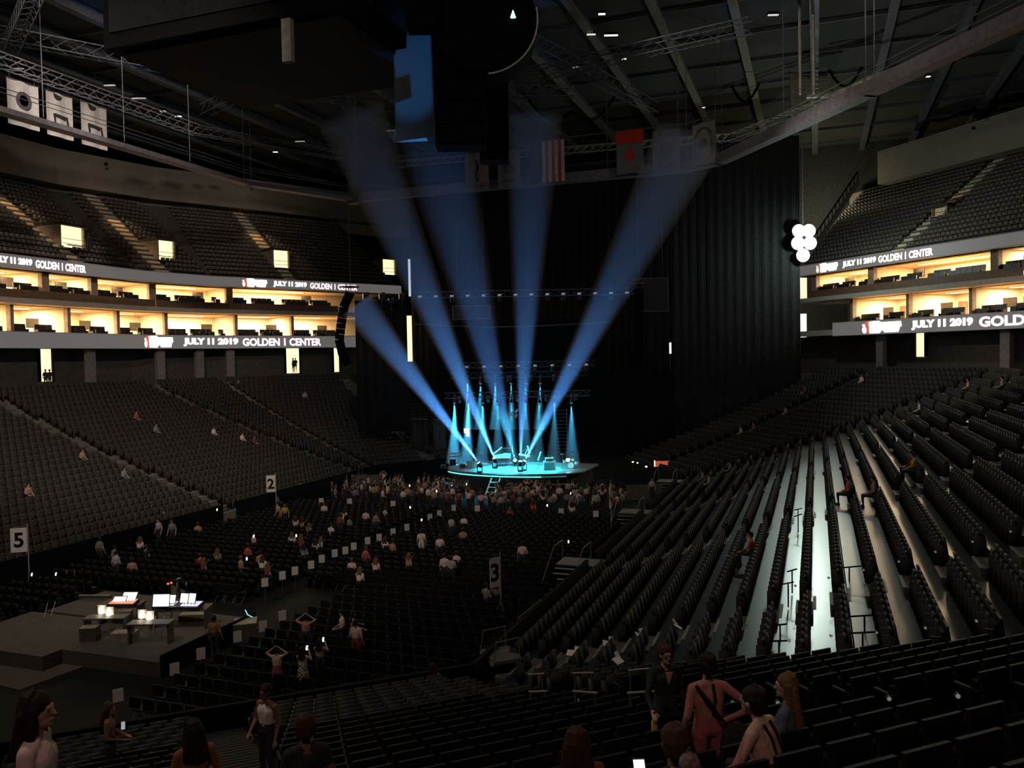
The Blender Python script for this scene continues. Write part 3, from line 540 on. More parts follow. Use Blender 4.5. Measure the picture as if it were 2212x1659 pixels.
banner((-15.05, 72.0, 26.85), 2.4, 3.7, 0, BG, [('lit_red_top', [(0, .70), (1, .70), (1, 1), (0, 1)], M('banner_red_lit', (.75, .03, .02), .7, noise=.1)), ('round_emblem', circ(.5, .42, .2, .15), RED)], 'far banner with its lit upper part painted bright red', GF)  # light on the banner top is painted as a red patch
banner((-11.95, 72.2, 26.7), 2.35, 3.6, 0, BG, [('round_emblem', circ(.5, .5, .26, .2), PR)] + bars((.2, .86, .8, .9), (.25, .12, .75, .2)), 'grey far banner beside the red topped one', GF)
banner((-8.7, 71.6, 26.9), 2.4, 3.5, math.radians(-32), M('banner_tan2', (.30, .28, .25), .8), [('arched_print', circ(.5, .6, .4, .3, 10, 0, math.pi) + circ(.5, .6, .33, .24, 10, math.pi, 0), PR), ('round_emblem', circ(.5, .5, .2, .12), PR)] + bars((.1, .15, .16, .55), (.84, .15, .9, .55)), 'pale far banner with an arched print at the catwalk corner', GF)
# ---- centre scoreboard, hanging screen, speaker clusters
e = empty('scoreboard', (-29.2, 42, 28.5)); MB().box((0, 0, 4), (15.4, 12, 8)).build('body', DARK, e)
for s_ in (-1, 1): MB().box((s_ * 7.75, 0, 3.8), (.12, 11, 6)).build('side_display', M('off_display', (.012, .012, .014), .35), e)
MB().box((0, -6.05, 3.8), (14.4, .12, 6)).build('end_display', M('off_display', (.012, .012, .014)), e); MB().box((0, 0, -.1), (14, 10.6, .25)).build('under_frame', DARK, e)
MB().tube([(-3, 0, 8), (-3, 0, 9.5)], .1).tube([(3, 0, 8), (3, 0, 9.5)], .1).build('hoist_cables', STEELD, e)
lamp = MB().box((0, 0, 0), (.5, .3, 2.0)).build('lit_fixture', M('lamp_dim', (.13, .12, .10), .7), e, atd(622, 88, 39) - e.location); tag(e, 'huge dark centre scoreboard hanging at the top of the picture', 'scoreboard')
e = empty('hanging_screen', (-23.2, 42.4, 23.4)); MB().box((2.1, 0, 5), (2.4, .05, 10)).build('screen_cloth', M('screen_cloth', (.5, .55, .55), .9, noise=.08, transl=.9), e); MB().tube([(.9, 0, 10), (3.3, 0, 10)], .08).build('roller', STEELD, e)
for ce in MATS['screen_cloth'].node_tree.nodes['Color Ramp'].color_ramp.elements: ce.color = (.02, .02, .021, 1)
lp = empty('angled_panel', atd(880, 293, 49)); MB().box((0, 0, 0), (2.1, 1.5, .08), .2, rx=-.2).build('panel_board', M('panel_pale', (.75, .8, .82), .6), lp); MB().box((-.15, .55, .25), (.6, .4, .45)).build('bracket', DARK, lp); MB().tube([(0, 0, .1), (0, 0, 11)], .03).build('cable', STEELD, lp); tag(lp, 'small pale panel lit blue, hanging below the screen', 'panel')
tag(e, 'pale hanging screen glowing blue where a beam hits it', 'screen')
def cluster(name, x0, x1, ytop, ybot, d, n, lab):
    a, b = atd(x0, ybot, d), atd(x1, ytop, d); w = (b - a).dot(r0); hh = b.z - a.z; e = empty(name, ((a + b) / 2).to_tuple()[:2] + (a.z,), YAW)
    for k in range(n): MB().box((0, .12 * math.sin(k * .7), hh * (k + .5) / n), (w * (1 - .012 * (n - k)), 1.4, hh / n * .93)).build('speaker_cabinet', DARK, e)
    MB().tube([(-w * .3, 0, hh), (-w * .3, 0, 37.9 - a.z)], .05).tube([(w * .3, 0, hh), (w * .3, 0, 37.9 - a.z)], .05).build('rigging', STEELD, e); return tag(e, lab, 'speaker', 'hanging speaker clusters')
cluster('speaker_cluster', 936, 1048, -120, 322, 46, 9, 'tall black speaker column hanging in front of the lit screen')
cluster('speaker_cluster', 878, 938, -90, 66, 44, 5, 'short black speaker stack cut by the top picture edge')
cluster('speaker_cluster', 1036, 1098, 185, 352, 50, 4, 'lower dark speaker stack under the round drum')
dc = atd(1046, 62, 46); e = empty('speaker_drum', dc, YAW)
RX = Matrix.Rotation(math.radians(90), 3, 'X'); b_ = MB().lathe([(2.75, -1.5), (2.87, -1.2), (2.87, 1.2), (2.75, 1.5)], n=40, R=RX); b_.build('drum', DARK, e)
MB().tube([(2.92 * math.cos(q), -1.3, 2.92 * math.sin(q)) for q in np.linspace(-1.5, .2, 16)], .05).build('edge_highlight', M('rim_highlight', (.6, .65, .7), .4), e)  # pale tube painted in for light catching the drum edge
MB().lathe([(.02, 0), (.16, .03), (.02, .42)], (1.6, -1.62, -.1), n=10).build('lamp', M('cool_lamp', (.8, .9, 1), .5, emit=1.2, ecol=(.7, .88, 1)), e); tag(e, 'round black drum shape hanging beside the speaker column', 'drum')
# small lit roof fixtures and pale ducts
def fixture(x, y, z, w=.5, em=1.0, lab='small lit roof lamp', col=(1, .95, .85)):
    p = onz(x, y, z); e = empty('roof_lamp', p, YAW); MB().box((0, 0, .1), (w + .1, .3, .2)).build('housing', DARK, e); MB().box((0, -.02, -.02), (w, .24, .06)).build('lens', M('roof_lens_%.1f' % em, col, .5, emit=em, ecol=col), e); tag(e, lab, 'lamp', 'small lamps under the roof')
for x, y, z, w, em, lab in ((40, 148, 33, .8, .15, 'dim roof lamp on the truss above the emblem banner'), (237, 184, 34, .9, .3, 'roof lamp, first of the row above the side banners'), (300, 212, 34, 1.2, .3, 'long roof lamp, second of the row above the side banners'), (352, 240, 34, .5, .6, 'small roof lamp beside the brightest one'), (385, 251, 34, .6, 2., 'brightest roof lamp of the row above the side banners'), (595, 328, 34, .5, 1.6, 'lone bright roof lamp above the upper seats'), (648, 305, 34, 1., .25, 'faint roof lamp near the corner post'), (1300, 30, 36, .5, 1.4, 'upright roof lamp near the top picture edge'), (1277, 74, 37, .7, .8, 'roof lamp left of the bright louvred one'), (1320, 76, 37, 1.1, 1.5, 'bright louvred roof lamp over the stage'), (1248, 145, 37, .9, .4, 'faint roof lamp beside the drum'), (1348, 127, 37, .4, .8, 'tiny roof lamp on a pale beam'), (1520, 232, 37, .3, .8, 'tiny roof lamp near the arched banner'), (1670, 32, 37, .8, .6, 'roof lamp between two thin uprights'), (2105, 88, 37, .9, 1.0, 'roof lamp on the pale duct by the picture edge'), (1690, 272, 34, .3, 1.2, 'tiny lamp at the truss end by the catwalk'), (2005, 165, 33, .3, 1., 'tiny lamp above the sloping catwalk')): fixture(x, y, z, w, em, lab)
def duct(pts, r, lab, mt=None, z=34.5):
    q = [onz(x, y, z) for x, y in pts]; e = empty('roof_duct', q[0])
    for a, b in zip(q, q[1:]):
        n = max(1, int((b - a).length / 2.2))
        for k in range(n): MB().tube([a.lerp(b, (k + .02) / n) - q[0], a.lerp(b, (k + .94) / n) - q[0]], r, 8).build('duct_section', mt or M('duct_pale', (.78, .74, .55), .4, .1), e)
    return tag(e, lab, 'duct', 'pale roof ducts')
duct([(1740, 207), (1800, 204), (1872, 173), (2010, 127)], .28, 'pale bent duct shining above the sloping catwalk')
duct([(2095, 90), (2150, 70), (2230, 42)], .26, 'pale duct at the picture edge under the roof')
for x, y0, y1 in ((1728, 5, 120), (1757, 0, 118)):
    a, b = onz(x, y1, 34), onz(x, y1, 37.9); o = MB().tube([(0, 0, 0), (0, 0, 7)], .12).build('roof_strut', STEELL, None, (a.x, a.y, 31)); tag(o, 'thin pale roof strut, %s of the pair near the top edge' % ('first' if x < 1740 else 'second'), 'strut')
e = empty('slatted_panel', atd(1755, 205, 80), YAW)
for k in range(9): MB().box((0, 0, -1.6 + k * .4), (4.6, .1, .3)).build('slat', M('slat_tan', (.42, .38, .27), .6), e)
for s_ in (-2.0, 1.6): MB().box((s_, -.1, 0), (.35, .2, 4)).build('upright', STEELL, e)
tag(e, 'slatted tan wall panel under the roof beside the pale duct', 'panel')
for x0, y0, x1, y1, i in ((1130, 200, 1235, 240, 0), (1235, 240, 1330, 205, 1), (1580, 185, 1640, 180, 2), (1790, 150, 1862, 145, 3)):
    a, b = onz(x0, y0, 36), onz(x1, y1, 36); pts = [a.lerp(b, k / 8) - a - Vector((0, 0, 1.6 * math.sin(math.pi * k / 8))) for k in range(9)]
    tag(MB().tube(pts, .12).build('cable_swag', DARK, None, a), ['sagging dark cable beside the drum', 'sagging dark cable over the flag', 'sagging dark cable over the arched banner', 'sagging dark cable over the slatted panel'][i], 'cable', 'sagging roof cables')
# ================================================================ black curtains
def curtain(name, x0, x1, z0, z1, loc, rz, lab, amp=.06, per=.9, mt=CLOTHK):
    mb = MB(); n = max(8, int((x1 - x0) / per * 6)); xs = np.linspace(x0, x1, n + 1); ys = amp * np.sin(xs / per * 2 * math.pi) + amp * .4 * np.sin(xs * 1.7)
    for i in range(n): mb.add([(xs[i], ys[i], z0), (xs[i + 1], ys[i + 1], z0), (xs[i + 1], ys[i + 1], z1), (xs[i], ys[i], z1)], [(0, 1, 2, 3)])
    e = empty(name, loc, rz); mb.sm = True; c = mb.build('drape_cloth', mt, e); md = c.modifiers.new('thick', 'SOLIDIFY'); md.thickness = .03
    MB().tube([(x0, 0, z1), (x1, 0, z1)], .06).build('hanging_pipe', STEELD, e); return tag(e, lab, 'curtain', 'black drapes')
curtain('stage_curtain', -21.3, -4.5, 0, 33.6, (-23.5, 88, 0), 0, 'tall black curtain behind the stage, half with the tall lit gap')
curtain('stage_curtain', -4.5, 9.5, 0, 33.0, (-23.5, 88.05, 0), 0, 'tall black curtain panel straight behind the stage beams')
curtain('stage_curtain', 9.5, 22.1, 0, 32.6, (-23.5, 88, 0), 0, 'tall black curtain panel ending at the work light', mt=M('hazed_black_cloth', (.022, .026, .026), .95, noise=.3))  # panel tinted lighter and greener, imitating the lamp's hazy glow
a, b = atd(770, 800, 80), atd(878, 648, 80); curtain('side_drape', 0, (b - a).dot(r0), a.z - 6, b.z, (a.x, a.y, 0), YAW, 'dark drape behind the hanging speaker curve')
a = atd(905, 952, 80)
for k, (x0, x1) in enumerate(((890, 925), (938, 962))):
    p, q = atd(x0, 985, 82), atd(x1, 905, 82); curtain('grey_drape', 0, (q - p).dot(r0), 0, q.z, (p.x, p.y, 0), YAW, ['wide grey backstage drape beside the stage', 'narrow grey backstage drape next to the blue beams'][k], .06, .5, M('grey_cloth%d' % k, (.03 + .04 * k, .028 + .038 * k, .028 + .038 * k), .95))
p, q = atd(845, 985, 84), atd(866, 905, 84); curtain('pale_drape', 0, (q - p).dot(r0), 0, q.z, (p.x, p.y, 0), YAW, 'pale drape at the end of the side stand', .05, .4, M('pale_cloth', (.22, .2, .19), .95))
tag(MB().box((0, 0, 0), (18.5, .25, 10)).build('video_wall', M('off_wall', (.004, .004, .004), .9, spec=.1), None, atd(1120, 800, 84), 0), 'large switched-off grey video wall above the stage', 'screen')
for x0, y0, x1, y1, d, lab in ((1371, 601, 1442, 673, 78, 'dim square video screen in front of the curtain'), (978, 660, 1058, 690, 80, 'dim low video screen behind the beams')):
    a, b = atd(x0, y1, d), atd(x1, y0, d); c = (a + b) / 2; w, hh = (b - a).dot(r0), b.z - a.z; e = empty('side_screen', c, YAW); MB().box((0, 0, 0), (w, .15, hh)).build('screen_face', M('screen_off', (.03, .031, .033), .4), e)
    for s_ in (-1, 1): MB().box((s_ * w / 2, -.05, 0), (.08, .2, hh)).build('frame_side', STEEL, e); MB().box((0, -.05, s_ * hh / 2), (w, .2, .08)).build('frame_bar', STEEL, e)
    for s_ in (-1, 1): MB().tube([(s_ * w * .35, 0, hh / 2), (s_ * w * .35, 0, hh / 2 + 8)], .02).build('cable', STEELD, e)
    tag(e, lab, 'screen', 'hanging screens by the stage')
# ================================================================ stage
SC = Vector((-23.9, 65.5)); SZ = 1.6
e = empty('stage', (SC.x, SC.y, 0)); arcp = [(6.1 * math.cos(q), 3.1 * math.sin(q)) for q in np.linspace(-math.pi * 1.02, math.pi * .02, 40)]
outl = arcp + [(6.1, 4.5), (-6.1, 4.5)]
DECK = M('stage_deck', (.30, .32, .33), .35, noise=.15, scale=2.)
MB().poly([(x, y, SZ - .12) for x, y in outl], (0, 0, 1), .12).build('deck', DECK, e)
MB().poly([(x * .93, y * .93, 0) for x, y in outl], (0, 0, 1), SZ - .125).build('skirt', CLOTHK, e)
CY = M('cyan_strip', (.3, 1, .95), .4, emit=1.6, ecol=(.10, .85, .80)); CYD = M('cyan_strip_dim', (.2, .5, .5), .4, emit=.16, ecol=(.2, .85, .85))
for k in range(39):
    if 5 <= k <= 30: MB().tube([(arcp[k][0] * 1.004, arcp[k][1] * 1.004, SZ - .24), (arcp[k + 1][0] * 1.004, arcp[k + 1][1] * 1.004, SZ - .24)], .05, 5).build('edge_light', CY if 6 <= k <= 25 else CYD, e)
MB().tube([(x * 1.0, y * 1.0, SZ - .07) for x, y in arcp], .03, 5).build('edge_rail', STEEL, e)
for q in ((-6.0, -.9, -4.4, -2.3), (2.6, -3.0, 5.2, -1.9)): MB().tube([(q[0], q[1], .75), (q[2], q[3], .75)], .035, 5).build('lower_rail', STEELL, e)
tag(e, 'round-fronted stage glowing cyan in front of the black curtain', 'stage')
def onstage(px, py): return onz(px, py, SZ)
# steps at the stage front
a = onstage(1071, 1030); e = empty('stage_steps', (a.x, a.y, 0), math.radians(8)); CYM = M('cyan_metal', (.6, .9, .9), .4)
for s_ in (-.35, .35): MB().tube([(s_, .0, SZ - .1), (s_ - .3, -1.4, .05)], .06, 5).build('stringer', CYM, e)
for k in range(4): MB().box((-.06 - k * .075, -.28 - k * .33, SZ - .4 - k * .34), (.7, .22, .05)).build('tread', CYM, e)
light('step_light', 'POINT', (0, -1.3, 2.2), 40, (.1, .9, .85), radius=.1).parent = e; tag(e, 'bright cyan steps leaning on the stage front', 'steps')
# ---- instruments and gear
PALE = M('gear_pale', (.55, .58, .60), .4); GEAR = M('gear_black', (.03, .03, .032), .4); CHR = M('gear_chrome', (.6, .62, .64), .25, .6); TEALW = M('gear_teal', (.35, .55, .55), .5)
def at_stage(px, py, name, rz=YAW): p = onstage(px, py); return empty(name, (p.x, p.y, SZ), rz)
e = at_stage(981, 1010, 'keyboard_rig')
for k, (y, z) in enumerate(((0, .95), (.12, 1.2))): MB().box((0, y, z), (1.15 - .1 * k, .34, .10)).build('keyboard', PALE, e); MB().box((0, y - .12, z + .055), (1.05 - .1 * k, .12, .012)).build('keys', WHITE, e)
for s_ in (-.4, .4): MB().tube([(s_, -.25, 0), (s_, 0, .9), (s_, .3, 1.15)], .025).tube([(s_, .3, 0), (s_, .1, .9)], .025).build('stand_leg', CHR, e)
MB().box((-.1, .1, .45), (.5, .4, .5)).build('rack_unit', GEAR, e); tag(e, 'two-tier keyboard rig at the darker end of the stage', 'keyboard')
e = at_stage(1010, 1008, 'boom_mic_stand'); MB().tube([(0, 0, 0), (0, 0, 1.5)], .02).build('pole', CHR, e); MB().tube([(-.15, 0, 1.2), (.12, 0, 1.75)], .016).build('boom', CHR, e); MB().lathe([(.01, -.05), (.03, 0), (.03, .05), (.01, .08)], (.13, 0, 1.78), n=8).build('microphone', GEAR, e)
for k in range(3): MB().tube([(0, 0, .08), (.3 * math.cos(k * 2.1), .3 * math.sin(k * 2.1), 0)], .015).build('foot', CHR, e)
tag(e, 'tall boom microphone stand near the keyboard rig', 'microphone stand')
for px, py, w, hh, lab in ((1019, 1009, .85, .55, 'cyan-lit equipment case beside the boom stand'), (1000, 1010, .5, .3, 'low equipment box beside the keyboard rig'), (1030, 1008, .4, .6, 'upright dark case next to the first beam lamp'), (958, 1011, .45, .25, 'small floor wedge at the dark edge of the stage')):
    e = at_stage(px, py, 'equipment_case'); MB().box((0, 0, hh / 2), (w, .5, hh)).build('case_body', TEALW if px == 1019 else GEAR, e); MB().box((0, 0, hh + .015), (w + .02, .52, .04)).build('lid', CHR, e)
    for s_ in (-1, 1): MB().box((s_ * w / 2, -.24, hh / 2), (.04, .04, hh)).build('corner_edge', CHR, e)
    tag(e, lab, 'case', 'cases on the stage')
e = at_stage(1085, 1006, 'grand_piano')
pl = [(-.75, -.55), (.75, -.55), (.75, .1), (.45, .5), (.1, .95), (-.35, 1.1), (-.75, .9)]
MB().poly([(x, y, .68) for x, y in pl], (0, 0, 1), .36).build('case', PALE, e); MB().box((0, -.68, .78), (1.35, .26, .06)).build('keyboard', WHITE, e)
MB().add([(-.75, -.5, 1.06), (-.75, .9, 1.06), (.0, .7, 1.62), (.0, -.4, 1.62), (-.75, -.5, 1.02), (-.75, .9, 1.02), (.0, .7, 1.58), (.0, -.4, 1.58)], [(0, 1, 2, 3), (7, 6, 5, 4), (0, 4, 5, 1), (1, 5, 6, 2), (2, 6, 7, 3), (3, 7, 4, 0)]).build('raised_lid', PALE, e); MB().tube([(.1, .1, 1.04), (-.05, .1, 1.55)], .02).build('lid_prop', CHR, e)
for x, y in ((-.6, -.4), (.62, -.4), (-.2, .8)): MB().tube([(x, y, 0), (x, y, .7)], [.03, .05]).build('leg', PALE, e)
tag(e, 'pale piano with raised lid glowing cyan mid stage', 'piano')
e = at_stage(1133, 1010, 'synthesizer'); MB().box((0, 0, 1.05), (.95, .36, .12), ry=.2).build('synth_body', WHITE, e)
for s_ in (-.1, .35): MB().tube([(s_, -.2, 0), (s_, 0, 1.0)], .022).tube([(s_, .2, 0), (s_, 0, 1.0)], .022).build('stand_leg', CHR, e)
MB().tube([(.05, .1, 1.1), (.4, .1, 1.75)], .03).build('screen_arm', WHITE, e); MB().box((.37, .1, 1.5), (.12, .03, .75), ry=-.25).build('tablet', WHITE, e); MB().tube([(-.3, .1, 1.3), (.4, .1, 1.72)], .012).build('boom', CHR, e); tag(e, 'tilted white synthesizer on a stand near the crossing beams', 'keyboard')
e = at_stage(1163, 1013, 'music_stand'); MB().tube([(0, 0, 0), (0, 0, .75)], .018).build('pole', CHR, e); MB().box((.08, 0, 1.02), (.10, .35, .62), ry=.35).build('tray', WHITE, e); MB().lathe([(.02, 0), (.07, .05), (.05, .12)], (.22, 0, 1.33), n=8).build('clip_lamp', WHITE, e)
for k in range(3): MB().tube([(0, 0, .1), (.25 * math.cos(k * 2.1), .25 * math.sin(k * 2.1), 0)], .012).build('foot', CHR, e)
tag(e, 'slanted white music stand left of the amplifier', 'music stand')
e = at_stage(1187, 1015, 'guitar_amplifier'); MB().box((0, 0, .36), (1.0, .5, .72)).build('cabinet', WHITE, e); MB().box((-.04, -.26, .34), (.78, .03, .58)).build('grille_cloth', M('grille', (.10, .22, .22), .8), e); MB().box((0, .02, .88), (.72, .32, .30)).build('amp_head', WHITE, e); MB().box((0, -.15, .86), (.6, .03, .12)).build('control_panel', GEAR, e); MB().box((0, -.02, 1.06), (.2, .05, .03)).build('handle', GEAR, e); tag(e, 'white guitar amplifier with teal grille and head on top', 'amplifier')
e = at_stage(1233, 1012, 'drum_kit')
DR = M('drum_shell', (.55, .62, .62), .35); SKN = M('drum_skin', (.8, .85, .85), .5); BR = M('cymbal', (.7, .65, .45), .25, .8)
RX = Matrix.Rotation(math.radians(90), 3, 'X'); MB().lathe([(.27, -.2), (.28, 0), (.27, .2)], (0, 0, .28), n=18, R=RX).build('bass_drum', DR, e); MB().lathe([(.25, -.01), (.25, .01)], (0, -.215, .28), n=18, R=RX).build('drum_head', SKN, e)
for x, y, z, r in ((-.25, -.05, .75, .16), (.2, -.05, .75, .17), (.5, -.25, .5, .2), (-.5, .1, .6, .17)): MB().lathe([(r, -.1), (r, .1)], (x, y, z), n=14).build('tom', DR, e)
for x, y, z, r in ((-.65, .1, 1.2, .22), (.65, .1, 1.25, .24), (.2, .3, 1.35, .2)): MB().lathe([(r, 0), (.05, .05)], (x, y, z), n=16).build('cymbal', BR, e); MB().tube([(x, y, 0), (x, y, z)], .012).build('cymbal_stand', CHR, e)
dl = MB().lathe([(.1, .0), (.16, .12), (.16, .25)], (-.25, -.5, .65), n=12, R=None).build('kit_lamp', M('cyan_lamp', (.7, 1, 1), .4, emit=4, ecol=(.55, 1, .98)), e); light('kit_light', 'POINT', (-.25, -.65, .8), 60, (.2, .9, .95), radius=.12).parent = e
tag(e, 'drum kit with a cyan lamp flaring at the stage edge', 'drum kit')
for k, (px, py) in enumerate(((1222, 1021), (1229, 1021))):
    p = onz(px, py, SZ - .1); o = MB().lathe([(.03, -.05), (.09, 0), (.03, .05)], n=8).build('warning_lamp', M('pink_lamp', (1, .5, .55), .4, emit=1.6, ecol=(1, .25, .3)), None, p); tag(o, 'tiny pink lamp on the stage edge under the drums', 'lamp', 'pink lamps on the stage edge')
e = empty('light_bar', atd(1090, 968, 76), YAW); MB().box((0, 0, 0), (1.2, .1, .07)).build('bar', CYM, e)
for k in range(5): MB().box((-.4 + k * .2, 0, -.12), (.06, .06, .12)).build('lamp_pod', GEAR, e)
MB().tube([(-.5, 0, 0), (-.5, 0, -1.4)], .02).tube([(.5, 0, 0), (.5, 0, -1.4)], .02).build('legs', CHR, e); tag(e, 'thin cyan light bar raised behind the piano', 'light bar')
e = empty('lit_sign', atd(1008, 933, 78), YAW); MB().box((0, 0, .12), (.5, .08, .42)).box((.1, 0, -.26), (.32, .08, .34)).build('lit_face', M('sign_pinkwhite', (1, .9, .88), .5, emit=1.6, ecol=(1, .86, .84)), e); MB().box((-.13, -.05, .06), (.12, .02, .2)).box((.06, -.05, -.28), (.2, .02, .1)).build('red_marking', M('sign_red', (.9, .1, .08), .5, emit=.6, ecol=(1, .2, .15)), e); tag(e, 'small white and red lit sign glowing behind the first beams', 'sign')
e = empty('mirror_cluster', atd(1109, 895, 73), YAW)
for k in range(9): MB().box((rnd.uniform(-.35, .35), rnd.uniform(-.1, .1), rnd.uniform(-.35, .4)), (.16, .05, .2), rnd.random(), ry=rnd.random()).build('facet', M('mirror_facet', (.7, .85, .9), .2, .6), e)
MB().tube([(0, 0, .3), (0, 0, 1.4)], .015).build('cable', CHR, e); light('mirror_light', 'POINT', (0, -.6, .2), 6, (.3, .75, 1), radius=.1).parent = e; tag(e, 'glinting blue cluster hanging over the piano', 'ornament')
e = empty('stage_ladder', atd(1213, 1000, 76), YAW)
for s_ in (-.55, .55): MB().tube([(s_, 0, 0), (s_, 0, 4.6)], .03).build('rail', STEELD, e)
for k in range(14): MB().tube([(-.55, 0, .3 + k * .32), (.55, 0, .3 + k * .32)], .02).build('rung', STEELD, e)
e.location.z = SZ; tag(e, 'dim ladder-like scaffold tower behind the drums', 'scaffold')
# ---- trusses over the stage with their lamps
def lamp_truss(x0, x1, y, d, n, lab, mt=STEELD, fx='par_lamp', em=0.):
    a, b = atd(x0, y, d), atd(x1, y, d); b.z = a.z; truss('lighting_truss', a, b, .5, lab, 'trusses over the stage', mt=mt, r=.03); out = []
    for k in range(n):
        p = a.lerp(b, (k + .5) / n) - Vector((0, 0, .42)); e = empty(fx, p, YAW); MB().lathe([(.12, .2), (.17, .05), (.17, -.2), (.13, -.22)], n=10, R=Matrix.Rotation(.5, 3, 'X')).build('lamp_body', GEAR, e)
        MB().box((0, -.02, .3), (.3, .12, .16)).build('yoke', M('yoke_glow', (.5, .52, .55), .5, emit=em, ecol=(.7, .8, 1)) if em else STEEL, e); out.append(e)  # faint glow put into the yoke colour, as if light fell there
        tag(e, 'small stage lamp on the ' + lab, 'lamp', 'lamps on the stage trusses')
    return out
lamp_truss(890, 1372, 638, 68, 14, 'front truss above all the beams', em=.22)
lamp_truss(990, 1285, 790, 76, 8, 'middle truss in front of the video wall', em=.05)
lamp_truss(975, 1270, 812, 77, 6, 'rear truss of the upper cyan spots')
lamp_truss(960, 1275, 855, 74, 5, 'front truss of the lower cyan spots')
tag(MB().tube([atd(x, 700 + 6 * math.sin((x - 895) / 110.), 72) for x in range(895, 1345, 25)], .05).build('curved_pipe', STEELD), 'thin curved pipe across the beams', 'pipe')
# ---- haze beams, each lit by its own lamp
HZB = haze('beam_haze', .09); HZS = haze('spot_haze', .14); HZT = haze('thin_haze', .045); HZD = haze('dense_haze', .125)
def cone_obj(name, src, tgt, half, L, mt, n=28, r0_=.1):
    d = (Vector(tgt) - Vector(src)).normalized(); r1 = L * math.tan(half) + r0_ * .5; mb = MB()
    R = d.to_track_quat('Z', 'Y').to_matrix(); mb.lathe([(r0_, 0), (r1 * .5 + r0_ * .5, L * .5), (r1, L)], n=n, R=R); mb.sm = False; return mb.build(name, mt, None, src)
def moving_head(px, py, d, tx, ty, td, power, half, lab, blab, L, small=False, col=(.08, .34, 1.0)):
    src = atd(px, py, d); tgt = atd(tx, ty, td); e = empty('beam_lamp', (src.x, src.y, max(SZ, src.z - .75)), YAW); o = e.location; dv = (tgt - src).normalized(); h = src.z - o.z
    MB().box((0, 0, .07), (.42, .36, .14)).build('base', GEAR, e)
    for s_ in (-.2, .2): MB().box((s_, 0, .32), (.06, .18, .46)).build('yoke_arm', GEAR, e)
    RR = dv.to_track_quat('Z', 'Y').to_matrix(); RRl = Matrix.Rotation(-YAW, 3, 'Z') @ RR
    MB().lathe([(.10, -.32), (.19, -.2), (.2, .05), (.15, .12)], (0, 0, h - .02), n=14, R=RRl).build('head', GEAR, e)
    MB().lathe([(.14, 0), (.14, .03)], Vector((0, 0, h - .02)) + RRl @ Vector((0, 0, .12)), n=14, R=RRl).build('lens', M('beam_lens', (.8, .95, 1), .3, emit=9, ecol=(.65, .92, 1)), e)
    tag(e, lab, 'stage light', 'beam lamps on the stage')
    s2 = src + dv * .17; light('beam_light', 'SPOT', s2, power, col, tgt, spot=half * 2, blend=.55, radius=.07)
    c = cone_obj('light_beam', s2, tgt, half * 1.04, L, HZT if 'faint' in blab else HZD if 'piano lid' in blab or 'lowest' in blab else HZB); tag(c, blab, 'light beam', 'wide blue beams rising from the stage')
hf = math.radians
moving_head(1036, 1002, 67.5, 770, 655, 66, 85000, hf(5.0), 'beam lamp beside the equipment case', 'lowest blue beam slanting over the side drape', 16.)
moving_head(1069, 992, 67.5, 880, 540, 65, 72000, hf(5.0), 'beam lamp under the raised piano lid', 'bright blue beam rising from the piano lid', 29.)
moving_head(1113, 996, 71.5, 903, 165, 47, 70000, hf(4.2), 'bright round lamp right of the piano', 'faint blue beam reaching the hanging screen', 31.)
moving_head(1124, 999, 67., 1146, 420, 64, 55000, hf(4.6), 'beam lamp in front of the synthesizer', 'upright blue beam in the middle of the fan', 27.)
moving_head(1132, 998, 68.5, 1452, 370, 66, 62000, hf(5.2), 'beam lamp at the foot of the synthesizer stand', 'blue beam slanting toward the red topped banner', 29.)
def downspot(px, py, d, power, L, half, blab):
    p = atd(px, py, d); e = empty('spot_lamp', p); MB().lathe([(.05, .35), (.13, .3), (.16, .02), (.14, 0)], n=12).build('lamp_body', GEAR, e); MB().lathe([(.12, -.005), (.12, .01)], n=12).build('lens', M('spot_lens', (.7, .95, 1), .3, emit=5, ecol=(.45, .85, 1)), e); MB().box((0, 0, .56), (.12, .06, .5)).build('clamp', STEEL, e)
    t = Vector((p.x + rnd.uniform(-.3, .3), p.y - .8, 0)); light('spot_light', 'SPOT', p - Vector((0, 0, .06)), power, (.05, .55, 1.0), t, spot=half * 2, blend=.7, radius=.05)
    c = cone_obj('light_cone', p - Vector((0, 0, .06)), t, half * 1.03, L, HZS, 18, .05); tag(c, blab, 'light beam', 'cyan cones under the stage trusses'); tag(e, 'lamp of the ' + blab, 'lamp', 'cyan spot lamps')
NTH = ['first', 'second', 'third', 'fourth', 'fifth', 'sixth', 'seventh', 'eighth', 'last']
for k, (x, pw) in enumerate(zip((1010, 1038, 1070, 1104, 1136, 1167), (9000, 7200, 9600, 4200, 4500, 4800))): downspot(x, 829, 77, pw, 4.2, hf(7.5), 'short cyan cone of the upper row, %s from the speaker side' % NTH[k])
for k, (x, pw) in enumerate(zip((982, 1012, 1043, 1075, 1105, 1135, 1165, 1198, 1234), (26000, 24000, 11000, 5100, 4500, 4200, 4000, 3600, 8000))): downspot(x, 871, 74, pw, 5.3, hf(8), 'cyan cone of the lower row, %s from the speaker side' % NTH[k])
light('stage_wash', 'SPOT', (SC.x - 2, SC.y - 3.5, 9.2), 16000, (.05, .80, .90), (SC.x, SC.y, SZ), spot=hf(52), blend=.5, radius=.3); light('stage_wash', 'SPOT', (SC.x + 3, SC.y + 2, 9), 13000, (.04, .72, .92), (SC.x + 1, SC.y - 1, SZ), spot=hf(56), blend=.5, radius=.3)
